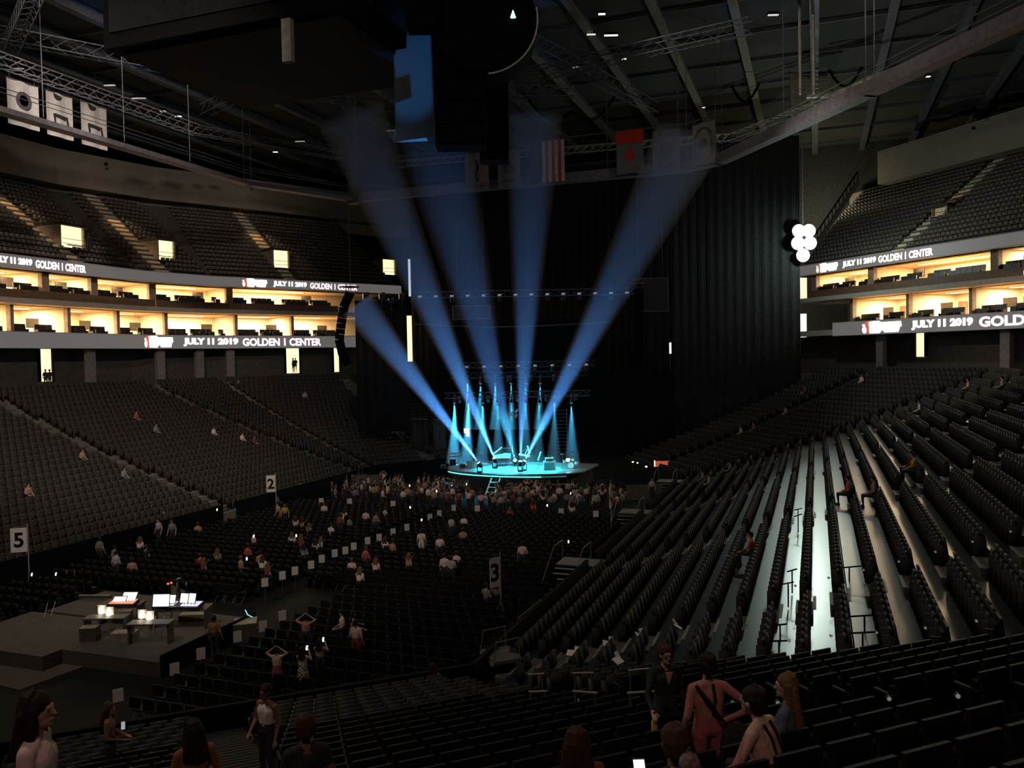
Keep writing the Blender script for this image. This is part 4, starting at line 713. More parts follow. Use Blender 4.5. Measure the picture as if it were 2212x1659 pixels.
e = empty('slot_lamp', atd(1448, 752, 80), YAW); MB().box((0, 0, 0), (.16, .08, 1.05)).build('lit_slot', M('slot_white', (1, 1, .95), .5, emit=2.2, ecol=(1, 1, .93)), e); MB().box((0, .06, 0), (.3, .06, 1.25)).build('housing', GEAR, e); MB().tube([(0, .05, -.6), (0, .05, -2.2)], .03).build('stem', GEAR, e); tag(e, 'thin upright white lamp in front of the dark curtain', 'lamp')
# ---- hanging line arrays
def line_array(pts, d, lab, n=12, w=.9):
    q = [atd(x, y, d) for x, y in pts]; cum = [0.]
    for a, b in zip(q, q[1:]): cum.append(cum[-1] + (b - a).length)
    e = empty('line_array', q[0]); 
    for k in range(n):
        s = cum[-1] * (k + .5) / n; i = max(j for j in range(len(cum) - 1) if cum[j] <= s); a, b = q[i], q[i + 1]; p = a.lerp(b, (s - cum[i]) / (cum[i + 1] - cum[i])); t = (b - a).normalized(); ang = math.atan2(t.dot(r0), -t.z)
        MB().box((0, 0, 0), (w, 1.1, cum[-1] / n * .95), 0).build('array_cabinet', DARK, e, p - q[0]).rotation_euler = (0, -ang * 1.0, YAW)
    MB().box((0, 0, .5), (1.1, 1.2, .12)).build('fly_frame', STEELD, e); MB().tube([(0, 0, .5), (0, 0, 14)], .03).build('cable', STEELD, e); return tag(e, lab, 'speaker', 'hanging line arrays')
line_array([(757, 632), (744, 660), (737, 700), (733, 735), (740, 765), (752, 788)], 74, 'curved black line array hanging in front of the suites', 14, .6)
line_array([(1378, 625), (1378, 690), (1377, 750), (1374, 790)], 78, 'dark line array beside the square video screen', 12, .9)
for k, (x, y) in enumerate(((790, 640), (825, 640), (845, 650), (868, 640))):
    e = empty('followspot', atd(x, y, 79), YAW); MB().box((0, 0, 0), (.55, .5, .5), .3).build('lamp_box', GEAR, e); MB().tube([(0, 0, -.2), (0, 0, -1.)], .05).build('stem', GEAR, e); MB().box((.2, -.3, .2), (.3, .1, .3)).build('barn_door', GEAR, e); tag(e, 'dark stage lamp on top of the side drape, %s from the line array' % NTH[k], 'lamp', 'lamps on the side drape')
# ================================================================ floor seating
chs = MB().box((0, .02, .45), (.43, .42, .045)); chb = MB().box((0, -.215, .70), (.42, .035, .34), rx=-.12); chf = MB()
for s_ in (-.21, .21): chf.tube([(s_, .24, 0), (s_, -.05, .45), (s_, -.24, .88)], .013, 5).tube([(s_, -.26, 0), (s_, .15, .44)], .013, 5)
chf.tube([(-.21, .18, .1), (.21, .18, .1)], .01, 4)
blocks = [(-19.8, -11.2, 19.6, 33.5), (-23.3, -11.2, 34.2, 52), (-36.2, -24.4, 31.0, 52), (-36.2, -32, 22, 30.5)]
chairs = []
for x0, x1, y0, y1 in blocks:
    y = y0
    while y < y1:
        x = x0 + .25
        while x < x1:
            if not (y < 22.2 and x > -12.8 + (y - 19.6)) and (x + 1) > -40: chairs.append(Vector((x, y, 0)))
            x += .53
        y += .95
def clearfront(p):   # inside the floor, away from the near corner barrier
    d = (Vector((-10, 23.4)) - Vector((-19.6, 14.7))).normalized(); n = Vector((-d.y, d.x)); return (p.xy - Vector((-19.6, 14.7))).dot(n) > .7
chairs = [p for p in chairs if clearfront(p)]; chairs.sort(key=lambda p: (p - CAM).length)
proto = empty('folding_chair'); chf.build('frame', STEELD, proto); chs.build('seat', SEATB, proto); chb.build('backrest', SEATB, proto)
for j, p in enumerate(chairs[:300]):
    o = proto if j == 0 else copy_tree(proto); o.location = p; o.rotation_euler = (0, 0, rnd.uniform(-.06, .06)); tag(o, 'black folding chair in the dark rows on the arena floor', 'chair', 'folding chairs on the floor')
lowc = MB().box((0, .02, .45), (.43, .42, .05)).box((0, -.215, .70), (.42, .04, .34), rx=-.12).box((-.2, 0, .22), (.03, .4, .44)).box((.2, 0, .22), (.03, .4, .44))
o = link('folding_chairs', merged('folding_chairs', lowc, [SEATB], [mat4(p, 0) for p in chairs[300:]])); tag(o, 'dark rows of folding chairs on the floor toward the stage', 'chairs', kind='stuff')
# row cards on the aisle-end chairs
cards = [(255, 1502), (377, 1445), (434, 1412), (513, 1375), (568, 1353), (610, 1330), (572, 1258), (610, 1243), (637, 1233), (672, 1220), (695, 1207), (723, 1195), (746, 1189), (764, 1180), (794, 1168), (819, 1161), (849, 1149), (879, 1139), (929, 1117), (949, 1109), (980, 1097), (755, 1083), (849, 1088), (1031, 1098), (1212, 1105), (1287, 1110), (694, 1082)]
for j, (x, y) in enumerate(cards):
    p = onz(x, y, .95); e = empty('row_card', (p.x, p.y, .0), math.radians(55) if j < 6 else (math.radians(42) if j < 21 else YAW)); w = .30 if j < 21 else .34; MB().box((0, 0, .95), (w, .015, .40)).build('card', WHITE, e); MB().tube([(0, .02, .02), (0, .02, .8)], .012, 5).build('stake', STEELD, e)
    tag(e, 'small white row card on the chair ends along the ' + ('near side aisle' if j < 6 else 'centre aisle' if j < 21 else 'front rows before the standing crowd'), 'card', 'white row cards')
# ---- section signs on stands
def section_sign(px, ptop, X, num, w, h, lab, turn, pole_side=1, ztop=3.2):
    p = onx(px, ptop, X) if X else None; e = empty('section_sign', (p.x, p.y, 0), turn)
    MB().tube([(0, 0, .75), (0, 0, p.z + .05)], .028).build('pole', M('pole_grey', (.42, .40, .36), .5), e); MB().tube([(0, 0, p.z), (-w - .05, 0, p.z - .12)], .015).build('arm', STEELD, e)
    for k in range(3): MB().tube([(0, 0, .95), (.45 * math.cos(k * 2.094 + .5), .45 * math.sin(k * 2.094 + .5), 0)], .018).build('tripod_leg', STEELD, e)
    MB().box((0, 0, .95), (.07, .07, .2)).build('collar', STEELD, e)
    b = MB().box((-w / 2 - .04, 0, p.z - .12 - h / 2), (w, .02, h)).build('sign_board', WHITE, e)
    co, fs = text_mesh(num, .03); s = h * .62 / co[:, 1].max(); wd_ = co[:, 0].max() * s
    for side in (-1, 1):
        mb = MB(); mb.add([(-w / 2 - .04 + side * -1 * (x * s - wd_ / 2) * -1 if side > 0 else -w / 2 - .04 + (x * s - wd_ / 2), side * .014 + z * .1 * 0, p.z - .12 - h / 2 - h * .31 + y * s) for x, y, z in co], fs)
        if side > 0: mb.v = [(2 * (-w / 2 - .04) - x, y, z) for x, y, z in mb.v]
        mb.build('numeral', BLACKI, e)
    tag(e, lab, 'sign', 'section signs on stands')
section_sign(1080, 1196, -12.3, '3', .50, 1.22, 'white section sign with the numeral 3 on a tripod pole', YAW + math.radians(38))
section_sign(59, 1134, -36.0, '5', .72, 1.18, 'white section sign with the numeral 5 near the picture edge', YAW + math.radians(14))
section_sign(595, 1023, -36.0, '2', .60, 1.18, 'white section sign with the numeral 2 before the side stand', YAW + math.radians(10))
section_sign(1319, 1046, -11.6, '4', .62, 1.25, 'white section sign seen nearly edge-on near the stage', YAW + math.radians(76))
# ---- grey panels beside the stage
for (a, b), lab in ((((-38.1, 61.7), (-34.6, 62.4)), 'grey barrier panel on the far side of the crowd'), (((-13.5, 61.4), (-10.9, 62.2)), 'grey barrier panel at the foot of the seats near the stage')):
    a, b = Vector(a), Vector(b); c = (a + b) / 2; e = empty('barrier_panel', (c.x, c.y, 0), math.atan2((b - a).y, (b - a).x)); L = (b - a).length; MB().box((0, 0, .62), (L, .08, 1.1)).build('panel', M('barrier_grey', (.12, .115, .107), .8), e)
    for q in (-L / 2 + .1, 0, L / 2 - .1): MB().box((q, .12, .5), (.06, .3, 1.0)).build('brace', STEELD, e)
    tag(e, lab, 'barrier', 'grey barrier panels')
def rail_fence(a, b, lab, n=12, h=1.05):
    a, b = Vector(a), Vector(b); c = (a + b) / 2; L = (b - a).length; e = empty('crowd_barrier', (c.x, c.y, 0), math.atan2((b - a).y, (b - a).x))
    MB().tube([(-L / 2, 0, .1), (-L / 2, 0, h), (L / 2, 0, h), (L / 2, 0, .1)], .022).build('frame', STEELD, e)
    for k in range(n): x = -L / 2 + L * (k + .5) / n; MB().tube([(x, 0, .15), (x, 0, h)], .01, 4).build('bar', STEELD, e)
    for s_ in (-.8, .8): MB().box((s_, 0, .03), (.05, .6, .05)).build('foot', STEELD, e)
    tag(e, lab, 'barrier', 'steel crowd barriers')
p1 = onz(1120, 1395, 0); p2 = onz(1170, 1350, 0); rail_fence(p1.xy, p2.xy, 'steel crowd barrier near the portable steps')
p1 = onz(1370, 1120, 0); p2 = onz(1425, 1112, 0); rail_fence(p1.xy, p2.xy, 'steel crowd barrier below the grey barrier panel by the stage')
# ---- sound and light control island
e = empty('control_riser', (-26.2, 23.3, 0)); RIS = M('riser_grey', (.06, .051, .043), .85, noise=.2)
for k, (x0, y0, x1, y1, z) in enumerate(((-31.5, 21.8, -26.2, 25.8, .55), (-26.2, 22.6, -21.6, 27.8, .55), (-31, 26, -26.4, 29.2, .55))):
    b_ = MB().box(((x0 + x1) / 2 + 26.2, (y0 + y1) / 2 - 23.3, z / 2), (x1 - x0 - .02, y1 - y0 - .02, z)); b_.build('platform', RIS, e)
MB().box((4.62, 1.9, .42), (.06, 5.2, .8)).build('edge_skirt', DARK, e); tag(e, 'dim grey riser platforms of the sound and light control island', 'platform')
# low ground sheet in front
p = [onz(x, y, .02) for x, y in ((0, 1378), (75, 1376), (268, 1408), (42, 1490), (0, 1480))]; c = p[2]; o = MB().poly([(q.x - c.x, q.y - c.y, 0) for q in p], (0, 0, 1), .02).build('ground_sheet', M('sheet_grey', (.085, .07, .058), .85, noise=.15), None, (c.x, c.y, .002)); tag(o, 'large pale ground sheet on the floor before the control island', 'mat')
DKG = M('desk_grey', (.06, .055, .05), .6)
def desk(px, py, w, dpt, lab, zt=1.35, rz=YAW):
    p = onz(px, py, zt); e = empty('control_desk', (p.x, p.y, .55), rz); MB().box((0, 0, zt - .60), (w, dpt, .06)).build('desk_top', DKG, e)
    for s_ in (-1, 1): MB().box((s_ * (w / 2 - .06), 0, (zt - .6) / 2), (.06, dpt * .8, zt - .6)).build('side_panel', DKG, e)
    tag(e, lab, 'desk', 'desks of the control island'); return p
def monitor(px, py, z, w, h, tilt, rz, lab, mt=SCREEN, foot=True):
    p = onz(px, py, z); e = empty('monitor', p, rz); MB().box((0, 0, 0), (w, .02, h), rx=tilt).build('screen', mt, e); MB().box((0, .03, 0), (w + .05, .03, h + .05), rx=tilt).build('bezel', GEAR, e)
    if foot: MB().tube([(0, .05, 0), (0, .08, -h / 2 - .16)], .025).box((0, .08, -h / 2 - .17), (.3, .2, .02)).build('stand', GEAR, e)
    tag(e, lab, 'monitor', 'screens of the control island')
desk(262, 1302, 1.7, .8, 'dark desk under the orange-lit console'); desk(390, 1310, 2.3, .9, 'dark desk under the brightest screens'); desk(230, 1330, 1.6, .6, 'dark desk with two small lamps, next to the orange console'); desk(325, 1342, 1.6, .6, 'dark desk with two small lamps, near the tripod')
monitor(258, 1296, 1.55, .5, .3, -.9, .3, 'bright flat console screen beside the orange one'); monitor(279, 1290, 1.62, .55, .42, -.8, .3, 'white slanted console screen on the dark desk')
MO = M('screen_orange', (.8, .3, .15), .4, emit=.7, ecol=(1, .36, .18)); e = empty('mixing_console', onz(262, 1303, 1.42), .3); MB().box((0, 0, 0), (1.25, .55, .14), rx=.15).build('console_body', GEAR, e); MB().box((.1, -.02, .085), (1.0, .42, .02), rx=.15).build('lit_faders', MO, e)
for k in range(10): MB().box((-.35 + k * .1, -.08, .11), (.03, .06, .02), rx=.15).build('fader_knob', WHITE, e)
tag(e, 'mixing console glowing orange on the control island', 'console')
monitor(348, 1297, 1.75, .62, .45, -.25, .35, 'largest white screen on the control island'); monitor(371, 1294, 1.7, .28, .3, -.3, .3, 'small bright screen beside the largest one'); monitor(398, 1292, 1.72, .32, .35, -.3, .1, 'bright screen behind the tripod silhouette'); monitor(414, 1292, 1.72, .32, .35, -.3, .1, 'bright screen at the outer end of the desk')
LV = M('screen_violet', (.7, .7, .95), .4, emit=.8, ecol=(.75, .75, 1)); e = empty('lighting_console', onz(385, 1308, 1.42), .25); MB().box((0, 0, 0), (1.9, .6, .14), rx=.12).build('console_body', GEAR, e); MB().box((-.5, 0, .085), (.8, .4, .02), rx=.12).box((.55, 0, .085), (.7, .45, .02), rx=.12).build('lit_faders', LV, e)
for k in range(12): MB().box((-.8 + k * .14, -.12, .11), (.03, .08, .02), rx=.12).build('fader_knob', GEAR, e)
tag(e, 'lighting console glowing pale violet under the screens', 'console')
for k, (x, y) in enumerate(((219, 1316), (235, 1320), (306, 1326), (322, 1329))):
    p = onz(x, y, 1.5); e = empty('desk_lamp', p, .3); MB().box((0, .05, -.02), (.34, .02, .34)).build('glowing_paper', M('paper_glow', (.6, .55, .45), .8, emit=.10, ecol=(1, .9, .65)), e); MB().lathe([(.09, -.16), (.05, .1), (.02, .14)], (0, 0, 0), n=10).build('shade', M('lamp_glow', (1, .95, .8), .5, emit=4, ecol=(1, .93, .75)), e); MB().tube([(0, .03, .12), (0, .08, .25), (0, .12, -.3)], .012).build('gooseneck', GEAR, e)  # paper emits a little in place of lamplight falling on it
    light('lamp_glow', 'POINT', (0, -.15, -.05), 1.6, (1, .85, .6), radius=.05).parent = e; tag(e, 'small glowing desk lamp, %s from the picture edge on the control island' % NTH[k], 'lamp', 'desk lamps on the control island')
def tripod(px, py, z0, h, lab, spread=.35):
    p = onz(px, py, z0); e = empty('tripod_stand', p); MB().box((0, 0, h), (.12, .2, .12)).build('head', GEAR, e); MB().tube([(0, 0, h * .5), (0, 0, h)], .02).build('column', GEAR, e)
    for k in range(3): MB().tube([(0, 0, h * .85), (spread * math.cos(k * 2.094), spread * math.sin(k * 2.094), 0)], .022).build('leg', GEAR, e)
    tag(e, lab, 'tripod', 'tripods on the control island')
tripod(388, 1330, .55, 1.5, 'dark camera tripod silhouetted against the bright screens')
for k, (x, y, x2, y2) in enumerate(((95, 1335, 103, 1302), (110, 1331, 120, 1299), (327, 1378, 337, 1330), (347, 1381, 356, 1330))):
    a = onz(x, y, .55); d = (a - CAM).dot(fw); b = atd(x2, y2, d + .3); tag(MB().tube([Vector((0, 0, 0)), b - a], .018).build('light_pole', M('pole_pale', (.38, .34, .28), .6), None, a), 'thin pale pole on the riser, %s from the picture edge' % NTH[k], 'pole', 'thin poles on the control riser')
for k, (x, y, w, d_, h) in enumerate(((270, 1385, .9, .5, .35), (195, 1382, .6, .5, .5), (420, 1335, 1.1, .6, .2), (265, 1335, .7, .5, .25), (205, 1292, 1.5, .12, .12), (395, 1262, .8, .7, .55), (160, 1230, .9, .3, .5), (530, 1350, .9, .9, .7))):
    p = onz(x, y, .55); e = empty('flight_case', (p.x, p.y, .55 if k not in (5, 6, 7) else 0), rnd.uniform(.2, .7)); MB().box((0, 0, h / 2), (w, d_, h)).build('case_body', M('case_tan', (.20, .17, .12), .7) if k in (0, 2, 5, 6) else DKG, e); MB().box((0, 0, h + .01), (w * .98, d_ * .98, .025)).build('lid', M('case_lid', (.30, .26, .19), .7), e)
    for s_ in (-1, 1): MB().box((s_ * w / 2, 0, h / 2), (.03, d_ * .3, .08)).build('handle', STEEL, e)
    tag(e, ['low tan case at the front of the control island', 'dark case in shadow at the front of the riser', 'flat pale case beside the tripod', 'small case behind the desk lamps', 'long pale bar case behind the orange console', 'tan box with red lights beyond the brightest screens', 'cream folded board near the 5 sign', 'dark crate beside the near row cards'][k], 'case', 'cases around the control island')
for k, (x, y) in enumerate(((363, 1261), (370, 1259))): tag(MB().lathe([(.01, -.05), (.06, 0), (.01, .05)], n=8).build('red_lamp', M('red_glow', (1, .1, .08), .4, emit=2, ecol=(1, .08, .06)), None, onz(x, y, 1.3)), 'tiny red lamp glowing behind the brightest screens', 'lamp', 'red lamps behind the screens')
tag(MB().tube([onz(530, 1318, .9), onz(535, 1328, .9), onz(545, 1333, .9)], .02).build('glow_strip', M('cyan_glow', (.3, 1, 1), .4, emit=.8, ecol=(.3, .9, 1))), 'short cyan glowing strip beside the control island', 'light strip')
# ---- exit sign and tiny lamps beside the stage
e = empty('exit_board', atd(1431, 1002, 72), YAW); MB().box((0, 0, 0), (1.35, .08, .5)).build('sign_face', M('orange_sign', (.8, .12, .04), .5, emit=.35, ecol=(1, .22, .10), noise=.4, scale=8), e); MB().box((-.68, 0, 0), (.09, .1, .62)).build('bright_edge', M('amber_edge', (1, .6, .3), .5, emit=1.6, ecol=(1, .6, .28)), e); MB().tube([(0, .05, -.25), (0, .05, -2.)], .03).build('stand', STEELD, e); tag(e, 'orange-red lit board beside the stage', 'sign')
for k, (x, y, s) in enumerate(((1367, 998, .10), (1377, 1000, .09), (1396, 1008, .12), (1475, 1025, .2), (1510, 1022, .22), (1502, 1033, .09), (1430, 1030, .07))):
    e = empty('work_lamp', atd(x, y, 70), YAW); MB().lathe([(s * .3, -s * .6), (s, 0), (s * .3, s * .6)], n=8).build('bulb', M('cool_bulb', (.9, .95, 1), .4, emit=1.2 if k > 2 else 2.5, ecol=(.9, .95, 1)), e); MB().tube([(0, .05, 0), (0, .05, -1.2)], .02).build('stem', GEAR, e); tag(e, 'tiny white work lamp right of the stage, %s from the beams' % NTH[k], 'lamp', 'tiny lamps beside the stage')
# ---- aisle lights in the near and side seats
def hit_bowl(px, py, extra=.3):
    v = ray(px, py); t = 3.
    while t < 90:
        p = CAM + v * t; ins = False
        for i in range(len(FRONT) - 1):
            a, b = Vector(FRONT[i]), Vector(FRONT[i + 1]); tt = (b - a).normalized(); n = Vector((-tt.y, tt.x)); s = (p.xy - a).dot(n)
            if s < 0: continue
            k = min(NR, int(s / RD)); A, B = rings[k][i], rings[k][i + 1]; al = (p.xy - A).dot(tt)
            if -.5 < al < (B - A).length + .5 and p.z < zb(RD * k) + extra: return p
        if p.z < extra: return p
        t += .08
    return p
for k, (x, y) in enumerate(((1718, 1265), (1790, 1248), (1865, 1231), (1941, 1213), (2020, 1192), (1704, 1384), (1795, 1373), (1893, 1366), (1998, 1356), (2108, 1341), (1582, 1517), (1679, 1517), (1919, 1508), (2067, 1502), (1198, 1511), (1248, 1512), (1300, 1514), (1358, 1516), (1855, 1027), (2182, 1148), (2100, 1170))):
    p = hit_bowl(x, y, .55); p -= ray(x, y).normalized() * .25; e = empty('row_end_light', p, YAW); MB().lathe([(.032, -.02), (.035, .02)], n=10, R=Matrix.Rotation(math.radians(90), 3, 'X')).build('housing', GEAR, e); MB().lathe([(.026, -.005), (.026, .005)], (0, -.025, 0), n=10, R=Matrix.Rotation(math.radians(90), 3, 'X')).build('lens', M('dot_lens', (.7, .7, .68), .5, emit=.12, ecol=(1, 1, .97)), e)
    tag(e, 'small round pale marker on a row end among the dark seats', 'marker', 'round row-end markers')
for k, (x0, y0, x1, y1) in enumerate(((1140, 1457, 1175, 1455), (1237, 1454, 1282, 1453), (1357, 1448, 1402, 1444), (1142, 1494, 1182, 1493), (1237, 1493, 1290, 1497), (1355, 1497, 1422, 1493))):
    a = hit_bowl(x0, y0, .8); d = (a - CAM).dot(fw); b = atd(x1, y1, d); e = empty('hand_rail', a); MB().tube([(0, 0, 0), b - a], .02).build('rail', STEELL, e)
    for q in (.1, .9): MB().tube([(b - a) * q, (b - a) * q - Vector((0, 0, .8))], .018).build('post', STEELD, e)
    tag(e, 'short pale handrail among the near corner seats', 'handrail', 'short handrails of the near corner')
for k, (x0, y0, x1, y1) in enumerate(((1802, 1228, 1867, 1222), (1700, 1235, 1722, 1229), (1690, 1262, 1715, 1257), (1715, 1102, 1733, 1098), (1715, 1116, 1733, 1110), (1670, 1351, 1700, 1348), (1665, 1385, 1700, 1384), (1830, 1332, 1905, 1328), (1832, 1368, 1895, 1365))):
    a = hit_bowl(x0, y0, .7); d = (a - CAM).dot(fw); b = atd(x1, y1, d - .1); e = empty('aisle_rail', a); MB().tube([(0, 0, 0), b - a], .022).build('rail', DARK, e); MB().tube([(b - a) * .5, (b - a) * .5 - Vector((0, 0, .7))], .02).build('post', DARK, e); tag(e, 'dark aisle rail crossing the lit treads of the side stand', 'handrail', 'aisle rails of the side stand')
for k, (x, y) in enumerate(((1235, 1412), (1313, 1392), (1383, 1375), (1335, 1428), (1465, 1355))):
    p = hit_bowl(x, y, .7); e = empty('paper_sheet', p, .4 * k); MB().box((0, 0, .02), (.3, .22, .012), rx=.5, ry=.2 * (k % 3)).build('sheet', WHITE, e); MB().box((.12, .1, .1), (.14, .2, .012), rx=.9).build('folded_corner', WHITE, e); tag(e, 'crumpled white paper on the near side seats, %s from the portable steps' % NTH[k], 'paper', 'papers on the near side seats')
# ================================================================ people
def V(*a): return Vector(a)
def add_cap(mb, p0, p1, r0_, r1_, n=10):
    p0, p1 = Vector(p0), Vector(p1); d = p1 - p0; L = d.length; t = d / L if L > 1e-6 else V(0, 0, 1); R = t.to_track_quat('Z', 'Y').to_matrix()
    pr = [(r0_ * math.cos(q), r0_ * math.sin(q)) for q in (-1.45, -1.0, -.5, 0)] + [(r1_ * math.cos(q), L + r1_ * math.sin(q)) for q in (0, .5, 1.0, 1.45)]
    mb.lathe(pr, p0, n=n, R=R)
def add_ell(mb, c, r, R=None, n=14):
    pr = [(math.cos(q), math.sin(q)) for q in np.linspace(-1.5, 1.5, 9)]; b = len(mb.v); mb.lathe(pr, (0, 0, 0), n=n); c = Vector(c)
    for i in range(b, len(mb.v)):
        q = Vector([mb.v[i][k] * r[k] for k in range(3)]); mb.v[i] = tuple((R @ q if R else q) + c)
def remesh(mb, vox, smooth=3):
    me = mb.mesh('tmp', DARK); o = bpy.data.objects.new('tmp', me); COL.objects.link(o)
    m = o.modifiers.new('r', 'REMESH'); m.mode = 'VOXEL'; m.voxel_size = vox; m.use_smooth_shade = True
    s = o.modifiers.new('s', 'SMOOTH'); s.iterations = smooth; s.factor = .5
    dg = bpy.context.evaluated_depsgraph_get(); out = bpy.data.meshes.new_from_object(o.evaluated_get(dg)); bpy.data.objects.remove(o); bpy.data.meshes.remove(me); out.materials.clear(); return out
SKIN = [M('skin_%d' % k, c, .55, noise=.08, scale=9) for k, c in enumerate(((.55, .36, .28), (.42, .26, .19), (.62, .43, .35), (.22, .13, .09)))]
HAIR = [M('hair_%d' % k, c, .7, noise=.4, scale=40, spec=.3) for k, c in enumerate(((.020, .012, .010), (.06, .032, .02), (.16, .09, .045), (.045, .02, .017)))]
JEAN = M('dark_trousers', (.03, .03, .04), .8); SHOE = M('dark_shoe', (.03, .03, .03), .6)
ARMS = {'down': ((.235, -.03, 1.12), (.25, .07, .89)), 'phone': ((.25, .14, 1.24), (.09, .33, 1.50)), 'lap': ((.25, .0, 1.12), (.12, .26, 1.02)), 'up': ((.27, .06, 1.60), (.16, .10, 1.86)), 'hair': ((.36, .02, 1.50), (.12, .0, 1.68)), 'hip': ((.44, -.10, 1.18), (.22, .04, 1.02)), 'cross': ((.25, .06, 1.14), (-.02, .2, 1.18)), 'reach': ((.30, .12, 1.16), (.34, .36, 1.06)), 'back': ((.30, -.16, 1.14), (.42, -.02, .96))}
def person_mesh(pose='stand', arms=('down', 'down'), sleeves='short', legs='long', lean=0., turn=0., vox=.04, fingers=False, open_back=False, skirt=False, hat=False):
    dz = -.42 if pose == 'sit' else 0.; C = []
    def up_(p):                                          # upper body: shift for sitting, lean forward about the hips
        x, y, z = p; z += dz; h = .93 + dz; c, s = math.cos(lean), math.sin(lean); return V(x, y * c + (z - h) * s, h + (z - h) * c - y * s)
    def cap(a, b, ra, rb, t): C.append((Vector(a), Vector(b), ra, rb, t))
    TOP, BOT, SK, SH = 1, 2, 0, 3
    for s in (-1, 1):
        hip = V(s * .09, 0, .92 + dz)
        if pose == 'sit': knee, ank = V(s * .12, .43, .50), V(s * .12, .40, .09)
        else: knee, ank = V(s * .10, .03, .49), V(s * .105, -.02, .09)
        lt = BOT if legs == 'long' else SK
        cap(hip, hip.lerp(knee, .45), .092, .078, BOT); cap(hip.lerp(knee, .4), knee, .078, .055, BOT if skirt and pose == 'sit' else lt); cap(knee, knee.lerp(ank, .35), .054, .055, lt); cap(knee.lerp(ank, .35), ank, .055, .037, lt)
        cap(ank + V(0, -.03, -.045), ank + V(s * .02, .15, -.055), .042, .034, SH)
        cap(up_((s * .055, 0, .97)), up_((s * .05, 0, 1.10)), .105, .095, BOT if not open_back else BOT); cap(up_((s * .05, 0, 1.10)), up_((s * .075, .01, 1.30)), .092, .098, TOP); cap(up_((s * .07, 0, 1.30)), up_((s * .09, -.01, 1.37)), .095, .07, SK if open_back else TOP)
        sh = up_((s * .165, -.01, 1.395)); cap(up_((s * .06, -.01, 1.42)), sh, .058, .056, TOP if sleeves != 'none' else SK)
        e_, w_ = ARMS[arms[0 if s < 0 else 1]]; el, wr = up_((s * e_[0], e_[1], e_[2])), up_((s * w_[0], w_[1], w_[2]))
        ua = {'none': SK, 'short': TOP, 'long': TOP}[sleeves]; fa = TOP if sleeves == 'long' else SK
        cap(sh, sh.lerp(el, .5), .056, .048, ua); cap(sh.lerp(el, .5), el, .047, .040, SK if sleeves == 'none' else fa if sleeves == 'long' else SK); cap(el, wr, .040, .027, fa)
        d = (wr - el).normalized(); hb = wr + d * .085; cap(wr, hb, .026, .032, SK)
        sd = d.cross(V(0, 0, 1)); sd = sd.normalized() if sd.length > .1 else V(1, 0, 0); pn = sd.cross(d)
        if fingers:
            for k, (o_, l_) in enumerate(((-.027, .062), (-.009, .075), (.009, .07), (.026, .055))):
                b0 = hb + sd * o_; b1 = b0 + d * l_ * .55 + pn * .01; cap(b0, b1, .0095, .009, SK); cap(b1, b1 + d * l_ * .4 - pn * .022, .009, .008, SK)
            tb = wr + d * .03 - sd * .028; t1 = tb - sd * .03 + d * .035; cap(tb, t1, .012, .0105, SK); cap(t1, t1 + d * .035, .0105, .009, SK)
        else: cap(hb, hb + d * .06, .028, .02, SK)
    cap(up_((0, -.015, 1.40)), up_((0, .005, 1.52)), .055, .048, SK)
    cap(up_((0, 0, 1.12)), up_((0, 0, 1.32)), .10, .105, TOP)
    mb = MB()
    for a, b, ra, rb, t in C: add_cap(mb, a, b, ra, rb, 8 if vox > .02 else 12)
    hc = up_((0, .02, 1.615)); Rt = Matrix.Rotation(turn, 3, 'Z'); E_ = []
    def ell(o, r, t): add_ell(mb, hc + Rt @ Vector(o), r, Rt); E_.append((hc + Rt @ Vector(o), max(r), t))
    ell((0, 0, .01), (.075, .094, .105), SK); ell((0, .035, -.055), (.052, .052, .062), SK)
    if vox < .02:
        add_cap(mb, hc + Rt @ V(0, .088, .015), hc + Rt @ V(0, .108, -.022), .009, .014); ell((0, .082, -.055), (.022, .014, .010), SK); ell((0, .072, -.09), (.024, .02, .018), SK); ell((0, .078, .03), (.05, .018, .012), SK)
        for s in (-1, 1): ell((s * .076, -.005, -.005), (.012, .022, .034), SK)
    if skirt and pose != 'sit':
        mb.lathe([(.12, .0), (.17, -.14), (.215, -.42), (.19, -.42)], up_((0, 0, 1.05)), n=18); C.append((up_((0, 0, 1.0)), up_((0, 0, .68)), .14, .2, BOT))
    me = remesh(mb, vox, 2 if vox > .02 else 3)
    n = len(me.polygons); ce = np.empty(n * 3); me.polygons.foreach_get('center', ce); ce = ce.reshape(-1, 3); best = np.full(n, 1e9); idx = np.zeros(n, int)
    for a, b, ra, rb, t in C:
        a_, d_ = np.array(a), np.array(b - a); L2 = max(1e-9, d_ @ d_); u = np.clip((ce - a_) @ d_ / L2, 0, 1); dd = np.linalg.norm(ce - a_ - u[:, None] * d_, axis=1) - (ra + (rb - ra) * u); q = dd < best; best[q] = dd[q]; idx[q] = t
    for c, r, t in E_:
        dd = np.linalg.norm(ce - np.array(c), axis=1) - r; q = dd < best; best[q] = dd[q]; idx[q] = t
    if open_back: back = (idx == TOP) & (ce[:, 1] < np.median(ce[:, 1]) - .04) & (ce[:, 2] > 1.12 + dz); idx[back] = SK
    for m in (SKIN[0], CLOTHK, JEAN, SHOE): me.materials.append(m)
    me.polygons.foreach_set('material_index', idx.astype(np.int32)); me.update(); me.name = 'person'
    return me, hc, Rt, up_
